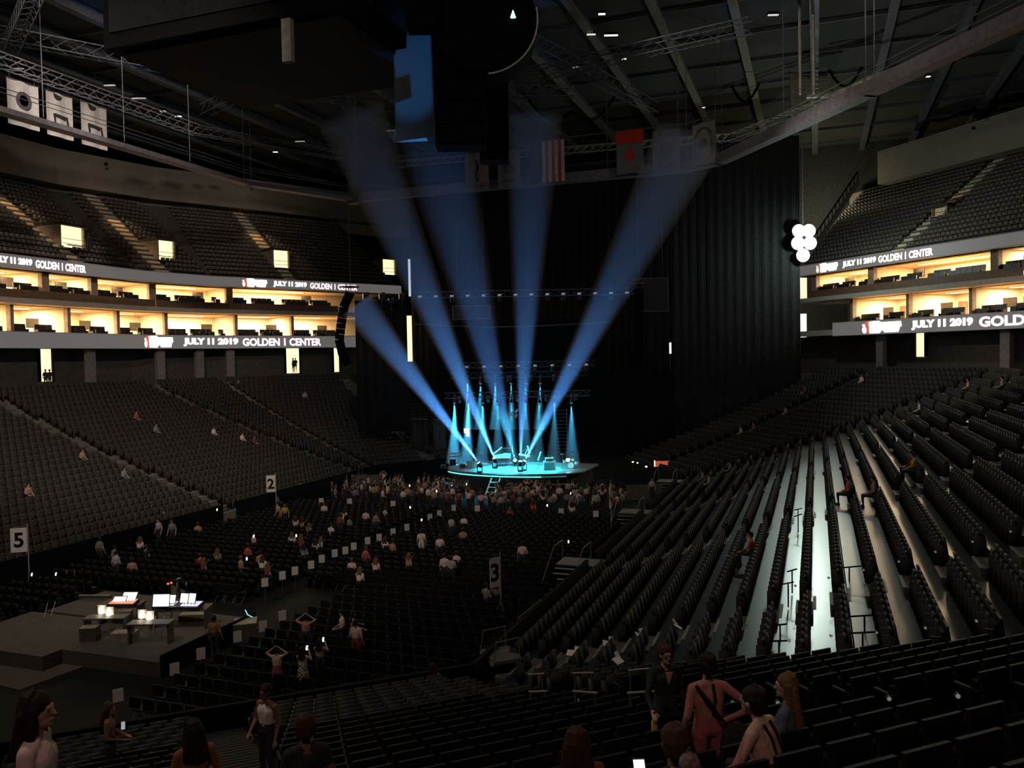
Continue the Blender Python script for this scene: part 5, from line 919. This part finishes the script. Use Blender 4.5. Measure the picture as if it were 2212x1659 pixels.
def hair_mesh(hc, Rt, style, vox, up_=None):
    mb = MB(); c = lambda x, y, z: hc + Rt @ V(x, y, z)
    add_ell(mb, c(0, -.013, .040), (.088, .100, .098), Rt)
    if style == 'short': add_ell(mb, c(0, -.05, -.02), (.076, .055, .07), Rt)
    if style == 'bun': add_ell(mb, c(0, -.05, -.02), (.076, .055, .07), Rt); add_ell(mb, c(0, -.10, .09), (.045, .045, .045), Rt)
    if style in ('long', 'vlong'):
        l = .30 if style == 'long' else .46
        for x in (-.07, -.035, 0, .035, .07): add_cap(mb, c(x, -.06, .0), c(x * 1.5, -.115, -l + abs(x) * .8), .045, .038 if style == 'long' else .05)
        for s in (-1, 1): add_cap(mb, c(s * .074, .0, .03), c(s * .10, -.02, -.22), .03, .03)
    if vox < .016:                                       # combed strands
        for k in range(34):
            a = math.pi * (.06 + .88 * k / 33) + math.pi; j = rnd.uniform(.95, 1.06); x, y = math.cos(a), math.sin(a)
            pts = [c(x * .02, -.01 + y * .02, .145), c(x * .066 * j, -.013 + y * .075 * j, .115), c(x * .092 * j, -.013 + y * .104 * j, .04), c(x * .088 * j, -.02 + y * .095 * j, -.05 if style in ('short', 'bun') else -.12)]
            for p, q in zip(pts, pts[1:]): add_cap(mb, p, q, .0115, .0105, 7)
    me = remesh(mb, vox, 1 if vox < .016 else 2); me.materials.append(HAIR[0]); me.name = 'hair'; return me
CACHE = {}
def proto_person(**kw):
    hs = kw.pop('hair', 'short'); key = (tuple(sorted(kw.items())), hs)
    if key not in CACHE:
        me, hc, Rt, up_ = person_mesh(**kw); CACHE[key] = (me, hair_mesh(hc, Rt, hs, max(.0075, kw.get('vox', .04) * .75)), hc, Rt, up_)
    return CACHE[key]
def person(loc, rz, top, label, group=None, skin=None, hairc=0, bottom=None, scale=1., **kw):
    me, hm, hc, Rt, up_ = proto_person(**kw); o = link('person', me, None, loc, (0, 0, rz)); o.scale = (scale,) * 3
    h = link('hair', hm, o)
    for i, m in ((0, skin or SKIN[0]), (1, top), (2, bottom or JEAN)): o.material_slots[i].link = 'OBJECT'; o.material_slots[i].material = m
    h.material_slots[0].link = 'OBJECT'; h.material_slots[0].material = HAIR[hairc]
    tag(o, label, 'person', group); return o, hc, Rt, up_
def face(o, hc, Rt, glasses=False):
    EYE = M('eye_dark', (.03, .02, .02), .3); LIP = M('lip_red', (.38, .13, .11), .5)
    ey = MB()
    for s in (-1, 1): add_ell(ey, hc + Rt @ V(s * .031, .076, .008), (.012, .007, .006), Rt, 8); add_ell(ey, hc + Rt @ V(s * .032, .077, .030), (.017, .006, .003), Rt, 8)
    ey.build('eyes', EYE, o); lp_ = MB(); add_ell(lp_, hc + Rt @ V(0, .089, -.056), (.023, .007, .008), Rt, 8); lp_.build('lips', LIP, o)
    if glasses:
        g = MB()
        for s in (-1, 1): g.tube([hc + Rt @ V(s * .032 + .024 * math.cos(q), .104, .008 + .018 * math.sin(q)) for q in np.linspace(0, 6.283, 13)], .003, 5)
        g.tube([hc + Rt @ V(-.01, .106, .01), hc + Rt @ V(.01, .106, .01)], .003, 5)
        for s in (-1, 1): g.tube([hc + Rt @ V(s * .056, .104, .01), hc + Rt @ V(s * .078, 0, .012)], .003, 5)
        g.build('glasses', BLACKI, o)
def TM(n, c): return M('cloth_' + n, c, .85, noise=.15, scale=6)
def phone(p, rz, lab, tilt=-.3, mt=None):
    e = empty('phone', p, rz); MB().box((0, 0, 0), (.078, .010, .155), rx=tilt).build('case', GEAR, e); MB().box((0, -.008, 0), (.068, .004, .14), rx=tilt).build('screen', mt or PHONE, e); tag(e, lab, 'phone', 'glowing phones')
def rowspot(px, d, zguess=None):
    """stand on the terrace tread met at picture column px and depth d"""
    v = ray(px, 1400); p = CAM + v * (d / v.dot(fw) if True else d); xy = p.xy
    for i in range(len(FRONT) - 1):
        a, b = Vector(FRONT[i]), Vector(FRONT[i + 1]); tt = (b - a).normalized(); n = Vector((-tt.y, tt.x)); s = (xy - a).dot(n)
        if s < 0: continue
        k = min(NR - 1, int(s / RD)); A, B = rings[k][i], rings[k][i + 1]; al = (xy - A).dot(tt)
        if -.4 < al < (B - A).length + .4: return V(xy.x, xy.y, zb(RD * k)), math.atan2(-n.y, -n.x) - math.pi / 2, k, i
    return V(xy.x, xy.y, 0), 0, 0, -1
def seat_at(px, d):
    """snap to the seat line of that row"""
    p, rz, k, i = rowspot(px, d); a, b, t, n = seg_frame(i, k); q = a + t * (p.xy - a).dot(t) + n * .50; return V(q.x, q.y, p.z), rz, k, i
PINK = TM('salmon', (.50, .24, .20)); ROSE = TM('rose', (.42, .13, .15)); CREAMC = TM('cream', (.62, .50, .36)); WHITEC = TM('white', (.74, .68, .66)); BLK = TM('black', (.02, .02, .022)); TANC = TM('tan', (.40, .26, .17)); ORG = TM('orange', (.55, .18, .05)); YEL = TM('yellow', (.60, .42, .10)); REDC = TM('red', (.45, .08, .07)); GRY = TM('grey', (.22, .22, .23)); LGR = TM('pale_grey', (.42, .41, .42)); MAR = TM('maroon', (.20, .05, .05)); BLU = TM('blue', (.10, .13, .2)); BRN = TM('brown', (.24, .12, .06)); PWH = TM('pinkish', (.74, .56, .56))
CHK = bpy.data.materials.new('cloth_checked'); CHK.use_nodes = True; nt = CHK.node_tree; tx = nt.nodes.new('ShaderNodeTexChecker'); tc = nt.nodes.new('ShaderNodeTexCoord'); tx.inputs['Scale'].default_value = 14; tx.inputs['Color1'].default_value = (.6, .5, .36, 1); tx.inputs['Color2'].default_value = (.02, .02, .02, 1); nt.links.new(tc.outputs['Object'], tx.inputs['Vector']); nt.links.new(tx.outputs['Color'], nt.nodes['Principled BSDF'].inputs['Base Color'])
GN = 'people in the near corner seats'
VX = .010
# salmon outfit, seen from behind, hand on hip, bag strap
p, rz, k, i = rowspot(1528, 8.5)
o, hc, Rt, u_ = person(p, YAW + .15, PINK, 'standing person in salmon outfit seen from behind with a dark shoulder bag', GN, skin=SKIN[0], bottom=ROSE, hairc=0, pose='stand', arms=('down', 'hip'), sleeves='long', legs='long', vox=VX, fingers=True, hair='bun')
st = MB().tube([u_((-.15, -.06, 1.45)), u_((-.06, -.135, 1.33)), u_((.06, -.14, 1.15)), u_((.2, -.14, .98))], .018).tube([u_((.02, -.09, 1.46)), u_((.03, -.13, 1.32)), u_((.0, -.135, 1.2))], .016); st.build('straps', BLK, o)
b_ = MB(); add_ell(b_, u_((.22, -.17, .90)), (.16, .08, .20)); bg = b_.build('shoulder_bag', BLK, None, p, YAW + .15); tag(bg, 'dark shoulder bag hanging on the person in the salmon outfit', 'bag')
# woman with glasses facing the viewer, black jacket, yellow bottle
p, rz, k, i = rowspot(1436, 10.7)
o, hc, Rt, u_ = person(p, YAW + math.pi + .25, BLK, 'woman with glasses in black jacket facing the viewer, holding a yellow bottle', GN, skin=SKIN[0], hairc=1, pose='stand', arms=('down', 'reach'), sleeves='long', legs='long', vox=VX, fingers=True, hair='short'); face(o, hc, Rt, True)
w_ = MB().poly([u_((-.05, .112, 1.42)), u_((.05, .112, 1.42)), u_((.01, .125, 1.26))], (0, 1, 0), .012).build('neckline', SKIN[0], o)
wr = Matrix.Rotation(YAW + math.pi + .25, 4, 'Z') @ u_((.345, .42, 1.00)); bt = empty('bottle', p + wr - V(0, 0, .2)); MB().lathe([(.035, 0), (.04, .02), (.04, .15), (.018, .2), (.016, .24)], n=12).build('bottle_body', M('bottle_yellow', (.75, .60, .12), .35), bt); MB().lathe([(.018, .24), (.018, .27)], n=10).build('cap', BLACKI, bt); tag(bt, 'yellow bottle in the hand of the woman with glasses', 'bottle')
# open-back top
p, rz, k, i = seat_at(1668, 6.9)
o, hc, Rt, u_ = person(p, rz + .45, PINK, 'seated person in a pink open-back top with two dark straps', GN, skin=SKIN[2], hairc=0, pose='sit', arms=('reach', 'lap'), sleeves='long', vox=VX, fingers=True, open_back=True, hair='bun', lean=.22)
for s in (-.05, .06): MB().tube([u_((s, -.075, 1.44)), u_((s + .02, -.105, 1.34)), u_((s + .05, -.11, 1.16))], .012).build('strap', BLK, o)
p, rz, k, i = seat_at(1738, 7.9)
person(p, rz + .55, BLU, 'seated person with very long light brown hair seen from behind', GN, skin=SKIN[0], hairc=2, pose='sit', arms=('lap', 'lap'), sleeves='short', vox=VX, fingers=True, hair='vlong', turn=.5)
p, rz, k, i = seat_at(1296, 5.9); person(p, rz + .1, MAR, 'seated person with long reddish hair at the bottom picture edge', GN, skin=SKIN[1], hairc=3, pose='sit', arms=('lap', 'lap'), sleeves='short', vox=VX, fingers=True, hair='vlong', turn=-.6)
p, rz, k, i = seat_at(1436, 5.6); person(p, rz, BLK, 'seated person with dark rounded hair at the bottom picture edge', GN, skin=SKIN[1], hairc=1, pose='sit', arms=('lap', 'lap'), sleeves='long', vox=VX, fingers=True, hair='short')
phone(atd(1382, 1664, 5.2), YAW, 'glowing white phone cut by the bottom picture edge', -.9)
# profile woman, pinkish white top
p, rz, k, i = rowspot(70, 6.0); p.z += .2; rz = YAW - .8
o, hc, Rt, u_ = person(p, rz - .55, PWH, 'woman in pinkish white top with long dark hair looking sideways, bottom corner', GN, skin=SKIN[0], hairc=0, scale=1.1, pose='stand', arms=('down', 'lap'), sleeves='short', vox=VX, fingers=True, hair='long', turn=-.1); face(o, hc, Rt)
p, rz, k, i = rowspot(230, 16.0); rz = YAW - .7; o, hc, Rt, u_ = person(p, rz - .6, BRN, 'person in brown looking sideways with a phone, below the row card', GN, skin=SKIN[1], hairc=1, pose='stand', arms=('lap', 'lap'), sleeves='long', vox=.016, fingers=True, hair='long', turn=-.3); face(o, hc, Rt)
phone(atd(266, 1567, 15.6), YAW + .4, 'phone held by the person in brown', -.6, M('phone_dim', (.7, .75, .8), .3, emit=.25, ecol=(.8, .9, 1)))
p, rz, k, i = rowspot(572, 13.7); o, hc, Rt, u_ = person(p, YAW + math.pi - .5, WHITEC, 'person in a white sleeveless top standing at the foot of the near seats', GN, skin=SKIN[3], hairc=0, pose='stand', arms=('down', 'lap'), sleeves='none', vox=.014, fingers=True, hair='short'); face(o, hc, Rt)
p, rz, k, i = rowspot(412, 8.8); person(p, rz + .2, TM('rust', (.26, .11, .04)), 'person in dark orange at the bottom edge beside the white-topped woman', GN, skin=SKIN[1], hairc=0, scale=.97, pose='stand', arms=('lap', 'lap'), sleeves='long', vox=.014, fingers=True, hair='long')
p, rz, k, i = rowspot(655, 7.4); person(p, rz, BLK, 'dim person in dark clothes at the bottom edge', GN, skin=SKIN[3], hairc=3, scale=.95, pose='stand', arms=('lap', 'lap'), sleeves='short', vox=.014, fingers=True, hair='short')
p, rz, k, i = rowspot(1475, 5.2); tag(link('knee_bag', (lambda m_: (add_ell(m_, (0, 0, .2), (.07, .06, .08)), m_.tube([(-.03, 0, .26), (0, 0, .31), (.03, 0, .26)], .006), m_.mesh('knee_bag', M('floral_bag', (.16, .12, .13), .8, noise=.7, scale=25)))[-1])(MB()), None, atd(1490, 1652, 5.2) - V(0, 0, .2)), 'patterned pale bag beside the rounded hair at the bottom edge', 'bag')
# ---- people on the floor: head-top pixel -> place on floor
def floor_person(px, py, h, rz, top, lab, group='people on the arena floor', phonein=False, **kw):
    hh = (1.72 if kw.get('pose', 'stand') == 'stand' else 1.30) * h; p = onz(px, py, hh); o = person((p.x, p.y, 0), rz, top, lab, group, scale=h, **kw)
    if phonein: q = o[0].matrix_basis @ (V(.0, .40, 1.56) if kw.get('pose', 'stand') == 'stand' else V(.0, .40, 1.14)); phone(q, rz + rnd.uniform(-.2, .2), 'glowing phone held up by a person on the floor')
FV = .020
for a in ((597, 1398, .96, .3, CREAMC, 'girl in cream top and dark skirt beside the checked skirt', dict(bottom=MAR, arms=('hair', 'hair'), skirt=True, legs='short', hair='short', vox=FV)),
          (653, 1398, .96, .2, CREAMC, 'girl in cream top and checked skirt raising a phone', dict(bottom=CHK, arms=('phone', 'phone'), skirt=True, legs='short', hair='long', vox=FV, phonein=True)),
          (690, 1380, .95, .25, TANC, 'person in tan top raising a phone next to the checked skirt', dict(arms=('phone', 'phone'), sleeves='none', hair='long', vox=FV, phonein=True)),
          (660, 1328, .98, .4, PINK, 'person in pink top with hands at the head on the floor', dict(arms=('hair', 'hair'), sleeves='short', hair='short', vox=FV)),
          (768, 1340, 1., .1, PWH, 'person in pale top and maroon trousers with a bag strap', dict(bottom=MAR, arms=('lap', 'down'), sleeves='short', legs='long', hair='short', vox=FV, skin=SKIN[0])),
          (762, 1320, .95, -.9, TANC, 'person in tan reaching toward a friend on the floor', dict(arms=('reach', 'reach'), sleeves='long', hair='long', vox=FV)),
          (738, 1318, .95, 2.2, WHITEC, 'person in white holding something beside the person in tan', dict(arms=('lap', 'lap'), sleeves='short', hair='short', vox=FV)),
          (935, 1434, 1., .2, BRN, 'person in orange brown hugging their arms near the barrier', dict(arms=('cross', 'cross'), sleeves='short', hair='long', vox=FV, skin=SKIN[0])),
          (1128, 1170, 1., .2, PWH, 'person in pale shirt walking right of the 3 sign', dict(arms=('down', 'lap'), sleeves='short', hair='short', vox=FV)),
          (910, 1143, 1., .2, WHITEC, 'person in white standing in the middle of the floor', dict(bottom=WHITEC, arms=('down', 'down'), hair='short', vox=FV)),
          (355, 1102, 1., 2.9, WHITEC, 'person in white shirt standing behind two others in white', dict(hair='short', vox=FV)),
          (342, 1120, 1., 3.1, LGR, 'person in pale shirt, first of two in front of a third', dict(hair='short', vox=FV)),
          (371, 1122, 1., -2.9, GRY, 'person in grey shirt, second of two in front of a third', dict(hair='short', vox=FV)),
          (490, 1026, 1., .6, WHITEC, 'person in white shirt alone beside the side stand', dict(hair='short', vox=FV)),
          (600, 1085, 1., 2.8, LGR, 'person in pale grey under the 2 sign', dict(hair='short', vox=FV)),
          (615, 1088, .97, -2.6, YEL, 'person in yellow under the 2 sign', dict(hair='long', vox=FV)),
          (650, 1038, 1., .2, LGR, 'person in pale shirt right of the 2 sign', dict(hair='short', vox=FV)),
          (828, 1018, 1.02, 3.0, WHITEC, 'person in white with raised arms at the grey barrier panel', dict(arms=('hair', 'hair'), hair='short', vox=FV)),
          (755, 1012, 1., 3.0, GRY, 'person standing behind the grey barrier panel', dict(hair='short', vox=FV)),
          (1408, 1033, 1., 3.1, LGR, 'person in pale shirt behind the panel by the stage', dict(hair='short', vox=FV)),
          (1302, 1038, 1., .2, LGR, 'taller person in pale shirt, left of a pair near the edge-on sign', dict(hair='short', vox=FV)),
          (1322, 1040, 1., .2, GRY, 'person in grey shirt, right of a pair near the edge-on sign', dict(hair='short', vox=FV)),
          (1140, 1034, 1., 3.1, WHITEC, 'person in white close to the stage front, left of a pair', dict(arms=('hair', 'hair'), hair='short', vox=FV)),
          (1158, 1034, 1., 3.1, LGR, 'person in pale blue-lit shirt close to the stage front, right of a pair', dict(hair='short', vox=FV)),
          (285, 1205, 1., .4, TANC, 'person seated sideways in tan beyond the control island', dict(pose='sit', hair='short', vox=FV)),
          (215, 1160, 1., .1, GRY, 'dim person in grey between the 5 sign and the control island', dict(hair='short', vox=FV)),
          (78, 1166, 1., 1.2, LGR, 'person lit by a bright phone beside the 5 sign', dict(arms=('phone', 'phone'), hair='short', vox=FV, phonein=True)),
          (462, 1330, 1., .3, BRN, 'person in dark clothes with orange glow at the riser edge', dict(hair='short', vox=FV, skin=SKIN[1])),
          (24, 1190, 1., .3, BRN, 'person seated under the 5 sign', dict(pose='sit', hair='short', vox=FV)),
          (110, 1135, 1., .3, BLK, 'dim person in black right of the 5 sign', dict(hair='short', vox=FV))):
    kw = dict(pose='stand', arms=('down', 'down'), sleeves='short', legs='long'); kw.update(a[6]); floor_person(a[0], a[1], a[2], a[3], a[4], a[5], **kw)
o = rowspot(830, 24.3); person(V(-12.3, 21.6, 0), YAW + math.pi, BLK, 'pale-faced person in black looking back at the near barrier', 'people on the arena floor', skin=SKIN[2], hairc=0, pose='sit', arms=('lap', 'lap'), sleeves='long', vox=FV, hair='short')
# seated and standing people scattered through the rows
LOW = [dict(pose='sit', arms=('lap', 'lap'), vox=.036, hair='short'), dict(pose='sit', arms=('phone', 'lap'), vox=.036, hair='long', lean=.15), dict(pose='stand', arms=('down', 'lap'), vox=.036, hair='short'), dict(pose='stand', arms=('phone', 'phone'), vox=.036, hair='long'), dict(pose='stand', arms=('up', 'down'), vox=.036, hair='short')]
CO = [('pale grey', LGR), ('white', WHITEC), ('grey', GRY), ('black', BLK), ('red', REDC), ('pinkish', PWH), ('tan', TANC), ('blue', BLU), ('maroon', MAR)]
mid = [(250, 1190), (247, 1178), (315, 1178), (437, 1205), (432, 1195), (468, 1185), (425, 1090), (427, 1128), (548, 1150), (520, 1200), (562, 1190), (597, 1065), (637, 1115), (650, 1118), (665, 1130), (648, 1155), (700, 1085), (735, 1108), (742, 1098), (755, 1115), (790, 1100), (812, 1106), (832, 1095), (715, 1130), (680, 1165), (690, 1160), (655, 1175), (630, 1150), (565, 1200), (575, 1215), (760, 1205), (775, 1225), (790, 1180), (830, 1160), (848, 1165), (950, 1155), (1000, 1140), (985, 1190), (960, 1195), (975, 1200), (1100, 1095), (1002, 1112), (975, 1113), (1050, 1260), (1070, 1255), (1150, 1080), (1235, 1085), (880, 1195), (735, 1110), (300, 1160), (535, 1175), (810, 1205)]
for j, (x, y) in enumerate(mid):
    kw = dict(LOW[rnd.choice((0, 0, 1, 1, 2))]); nm, m_ = CO[rnd.choice((0, 0, 1, 1, 2, 3, 4, 5, 5, 6, 8))]; floor_person(x, y, rnd.uniform(.95, 1.03), rnd.uniform(-.5, .5), m_, '%s person in %s clothes among the dark floor rows' % ('seated' if kw['pose'] == 'sit' else 'standing', nm), 'people scattered in the floor rows', skin=SKIN[rnd.choice((0, 1, 2, 0, 3))], hairc=rnd.choice((0, 1, 2, 3)), sleeves='short', legs='long', **kw)
# the standing crowd in front of the stage
spots = []; tries = 0
while len(spots) < 150 and tries < 6000:
    tries += 1; x, y = rnd.uniform(-35, -12.5), 52.6 + 7.2 * rnd.random() ** .8
    r_ = math.hypot(x - SC.x, y - SC.y)
    if r_ < 6.9 or (y > 58.5 and not -33 < x < -15) or (abs(x + 24.0) < 1.5 and y > 56.2): continue
    if all((x - a) ** 2 + (y - b) ** 2 > .30 for a, b in spots): spots.append((x, y))
for x, y in spots:
    kw = dict(LOW[rnd.choice((2, 2, 2, 3, 4, 2))]); nm, m_ = CO[rnd.choice((0, 1, 1, 2, 2, 3, 3, 5, 6, 7, 8))]; o = person((x, y, 0), rnd.uniform(-.4, .4) + math.atan2(SC.y - y, SC.x - x) - math.pi / 2, m_, 'person in %s clothes in the standing crowd before the stage' % nm, 'crowd before the stage', skin=SKIN[rnd.choice((0, 1, 2, 3))], hairc=rnd.choice((0, 1, 2, 3)), scale=rnd.uniform(.93, 1.06), sleeves='short', legs='long', **kw)
for j, (x, y) in enumerate(((885, 1049), (954, 1046), (976, 1050), (1002, 1040), (1008, 1046), (943, 1061), (886, 1096), (1233, 1066), (640, 1157), (911, 1123), (533, 1207), (548, 1158), (469, 1101), (121, 1240), (69, 1241), (1228, 1170), (1182, 1092), (78, 1201))):
    z = 1.45 if y < 1120 else 1.2; phone(onz(x, y, z), YAW + rnd.uniform(-.4, .4), 'tiny glowing phone among the people on the dark floor')
# people in the stands and doorways
def stand_person(px, py, top, lab, pose='sit', dd=None, skin=None, **kw):
    p = hit_bowl(px, py, .15); q, rz, k, i = rowspot(px, (p - CAM).dot(fw))
    if i >= 0: a, b, t, n = seg_frame(i, k); c = a + t * (p.xy - a).dot(t) + n * (.5 if pose == 'sit' else .3); q = V(c.x, c.y, zb(RD * k))
    person(q, rz, top, lab, 'people in the lower bowl', skin=skin or SKIN[0], pose=pose, arms=kw.pop('arms', ('lap', 'lap')), sleeves='long', legs='long', hair=kw.pop('hair', 'short'), vox=kw.pop('vox', .022), **kw)
stand_person(1845, 1085, ORG, 'person in an orange top alone in the side stand rows'); stand_person(1975, 1035, YEL, 'person in yellow brown leaning in the side stand rows', arms=('reach', 'lap')); stand_person(1990, 1030, MAR, 'dim person beside the one in yellow brown'); stand_person(1600, 1215, REDC, 'person in red low in the side stand holding a pale stick', arms=('reach', 'lap')); stand_person(1905, 1090, TANC, 'person in tan two rows past the orange top', vox=.03)
for k, (x, y, m_) in enumerate(((472, 950, WHITEC), (523, 962, WHITEC), (305, 920, REDC), (345, 945, GRY), (190, 1010, TANC), (270, 1045, GRY), (75, 1095, TANC), (655, 845, LGR), (520, 835, GRY), (560, 975, MAR))): stand_person(x, y, m_, 'small person in %s across the floor, %s' % (['white', 'white', 'red', 'grey', 'tan', 'grey', 'tan', 'pale grey', 'dim grey', 'maroon'][k], ['upper of two in white', 'lower of two in white', 'below the ribbon logo', 'right of the one in red', 'low above the 5 sign', 'beside the one in tan', 'at the picture edge', 'under the lit doorway with people', 'high below the ribbon', 'near the 2 sign'][k]), vox=.036)
for k, (x, y, m_) in enumerate(((1610, 945, TANC), (1630, 940, MAR), (1580, 1030, GRY), (1520, 1060, LGR), (1515, 1050, GRY), (1700, 905, GRY), (1755, 850, MAR), (2105, 850, TANC), (1870, 830, PWH), (2180, 850, GRY), (2000, 900, LGR))): stand_person(x, y, m_, 'dim person in %s far up the side stand, %s' % (['tan', 'maroon', 'grey', 'pale grey', 'grey', 'grey', 'maroon', 'tan', 'pinkish clothes', 'grey', 'pale grey'][k], ['left of the one in maroon', 'right of the one in tan', 'above the stairs by the stage', 'nearest the stage lamps', 'beside the pale grey one', 'under the lit far aisle', 'below the bright doorway', 'high near the picture edge', 'on the top rows', 'at the picture edge, top rows', 'halfway up the rows'][k]), vox=.036)
def portal_person(P, x, off, lab, dz=0.):
    s = arc_px(P, x, off); p, t, n = at_arc(P, s, off); person((p.x, p.y, zu(off - .9) - .2 + dz), 1.2, BLK, lab, 'figures in the doorways', skin=SKIN[3], pose='stand', arms=('down', 'down'), sleeves='long', vox=.036, hair='short')
portal_person(QL, 175, 4.2, 'dark figure standing in the first lit upper doorway'); portal_person(QL, 204, 3.0, 'dim figure standing right of the first lit upper doorway', .3)
for k, (x, off) in enumerate(((636, 2.0), (631, 2.0))):
    p, t, n = at_arc(QL, arc_px(QL, x, off), off); person((p.x, p.y, 9.7), .6 + k, BLK, 'dark figure in the concourse doorway under CENTER, %s' % ('right one' if k == 0 else 'left one'), 'figures in the doorways', skin=SKIN[3], pose='stand', arms=('down', 'lap'), sleeves='long', vox=.036, hair='short')
for k, (x, off) in enumerate(((98, 2.0), (107, 2.0))):
    p, t, n = at_arc(QL, arc_px(QL, x, off), off); person((p.x, p.y, 9.0), .6 + k, BLK, 'dark figure low in the concourse doorway at the picture edge side, %s' % ('left one' if k == 0 else 'right one'), 'figures in the doorways', skin=SKIN[3], pose='stand', arms=('down', 'lap'), sleeves='long', vox=.036, hair='short')
pale = M('sheet_stick', (.6, .55, .45), .6); tag(MB().tube([hit_bowl(1567, 1200, .7), hit_bowl(1567, 1200, .7) + r0 * .55], .02).build('rolled_paper', pale), 'pale stick held by the person in red', 'paper')
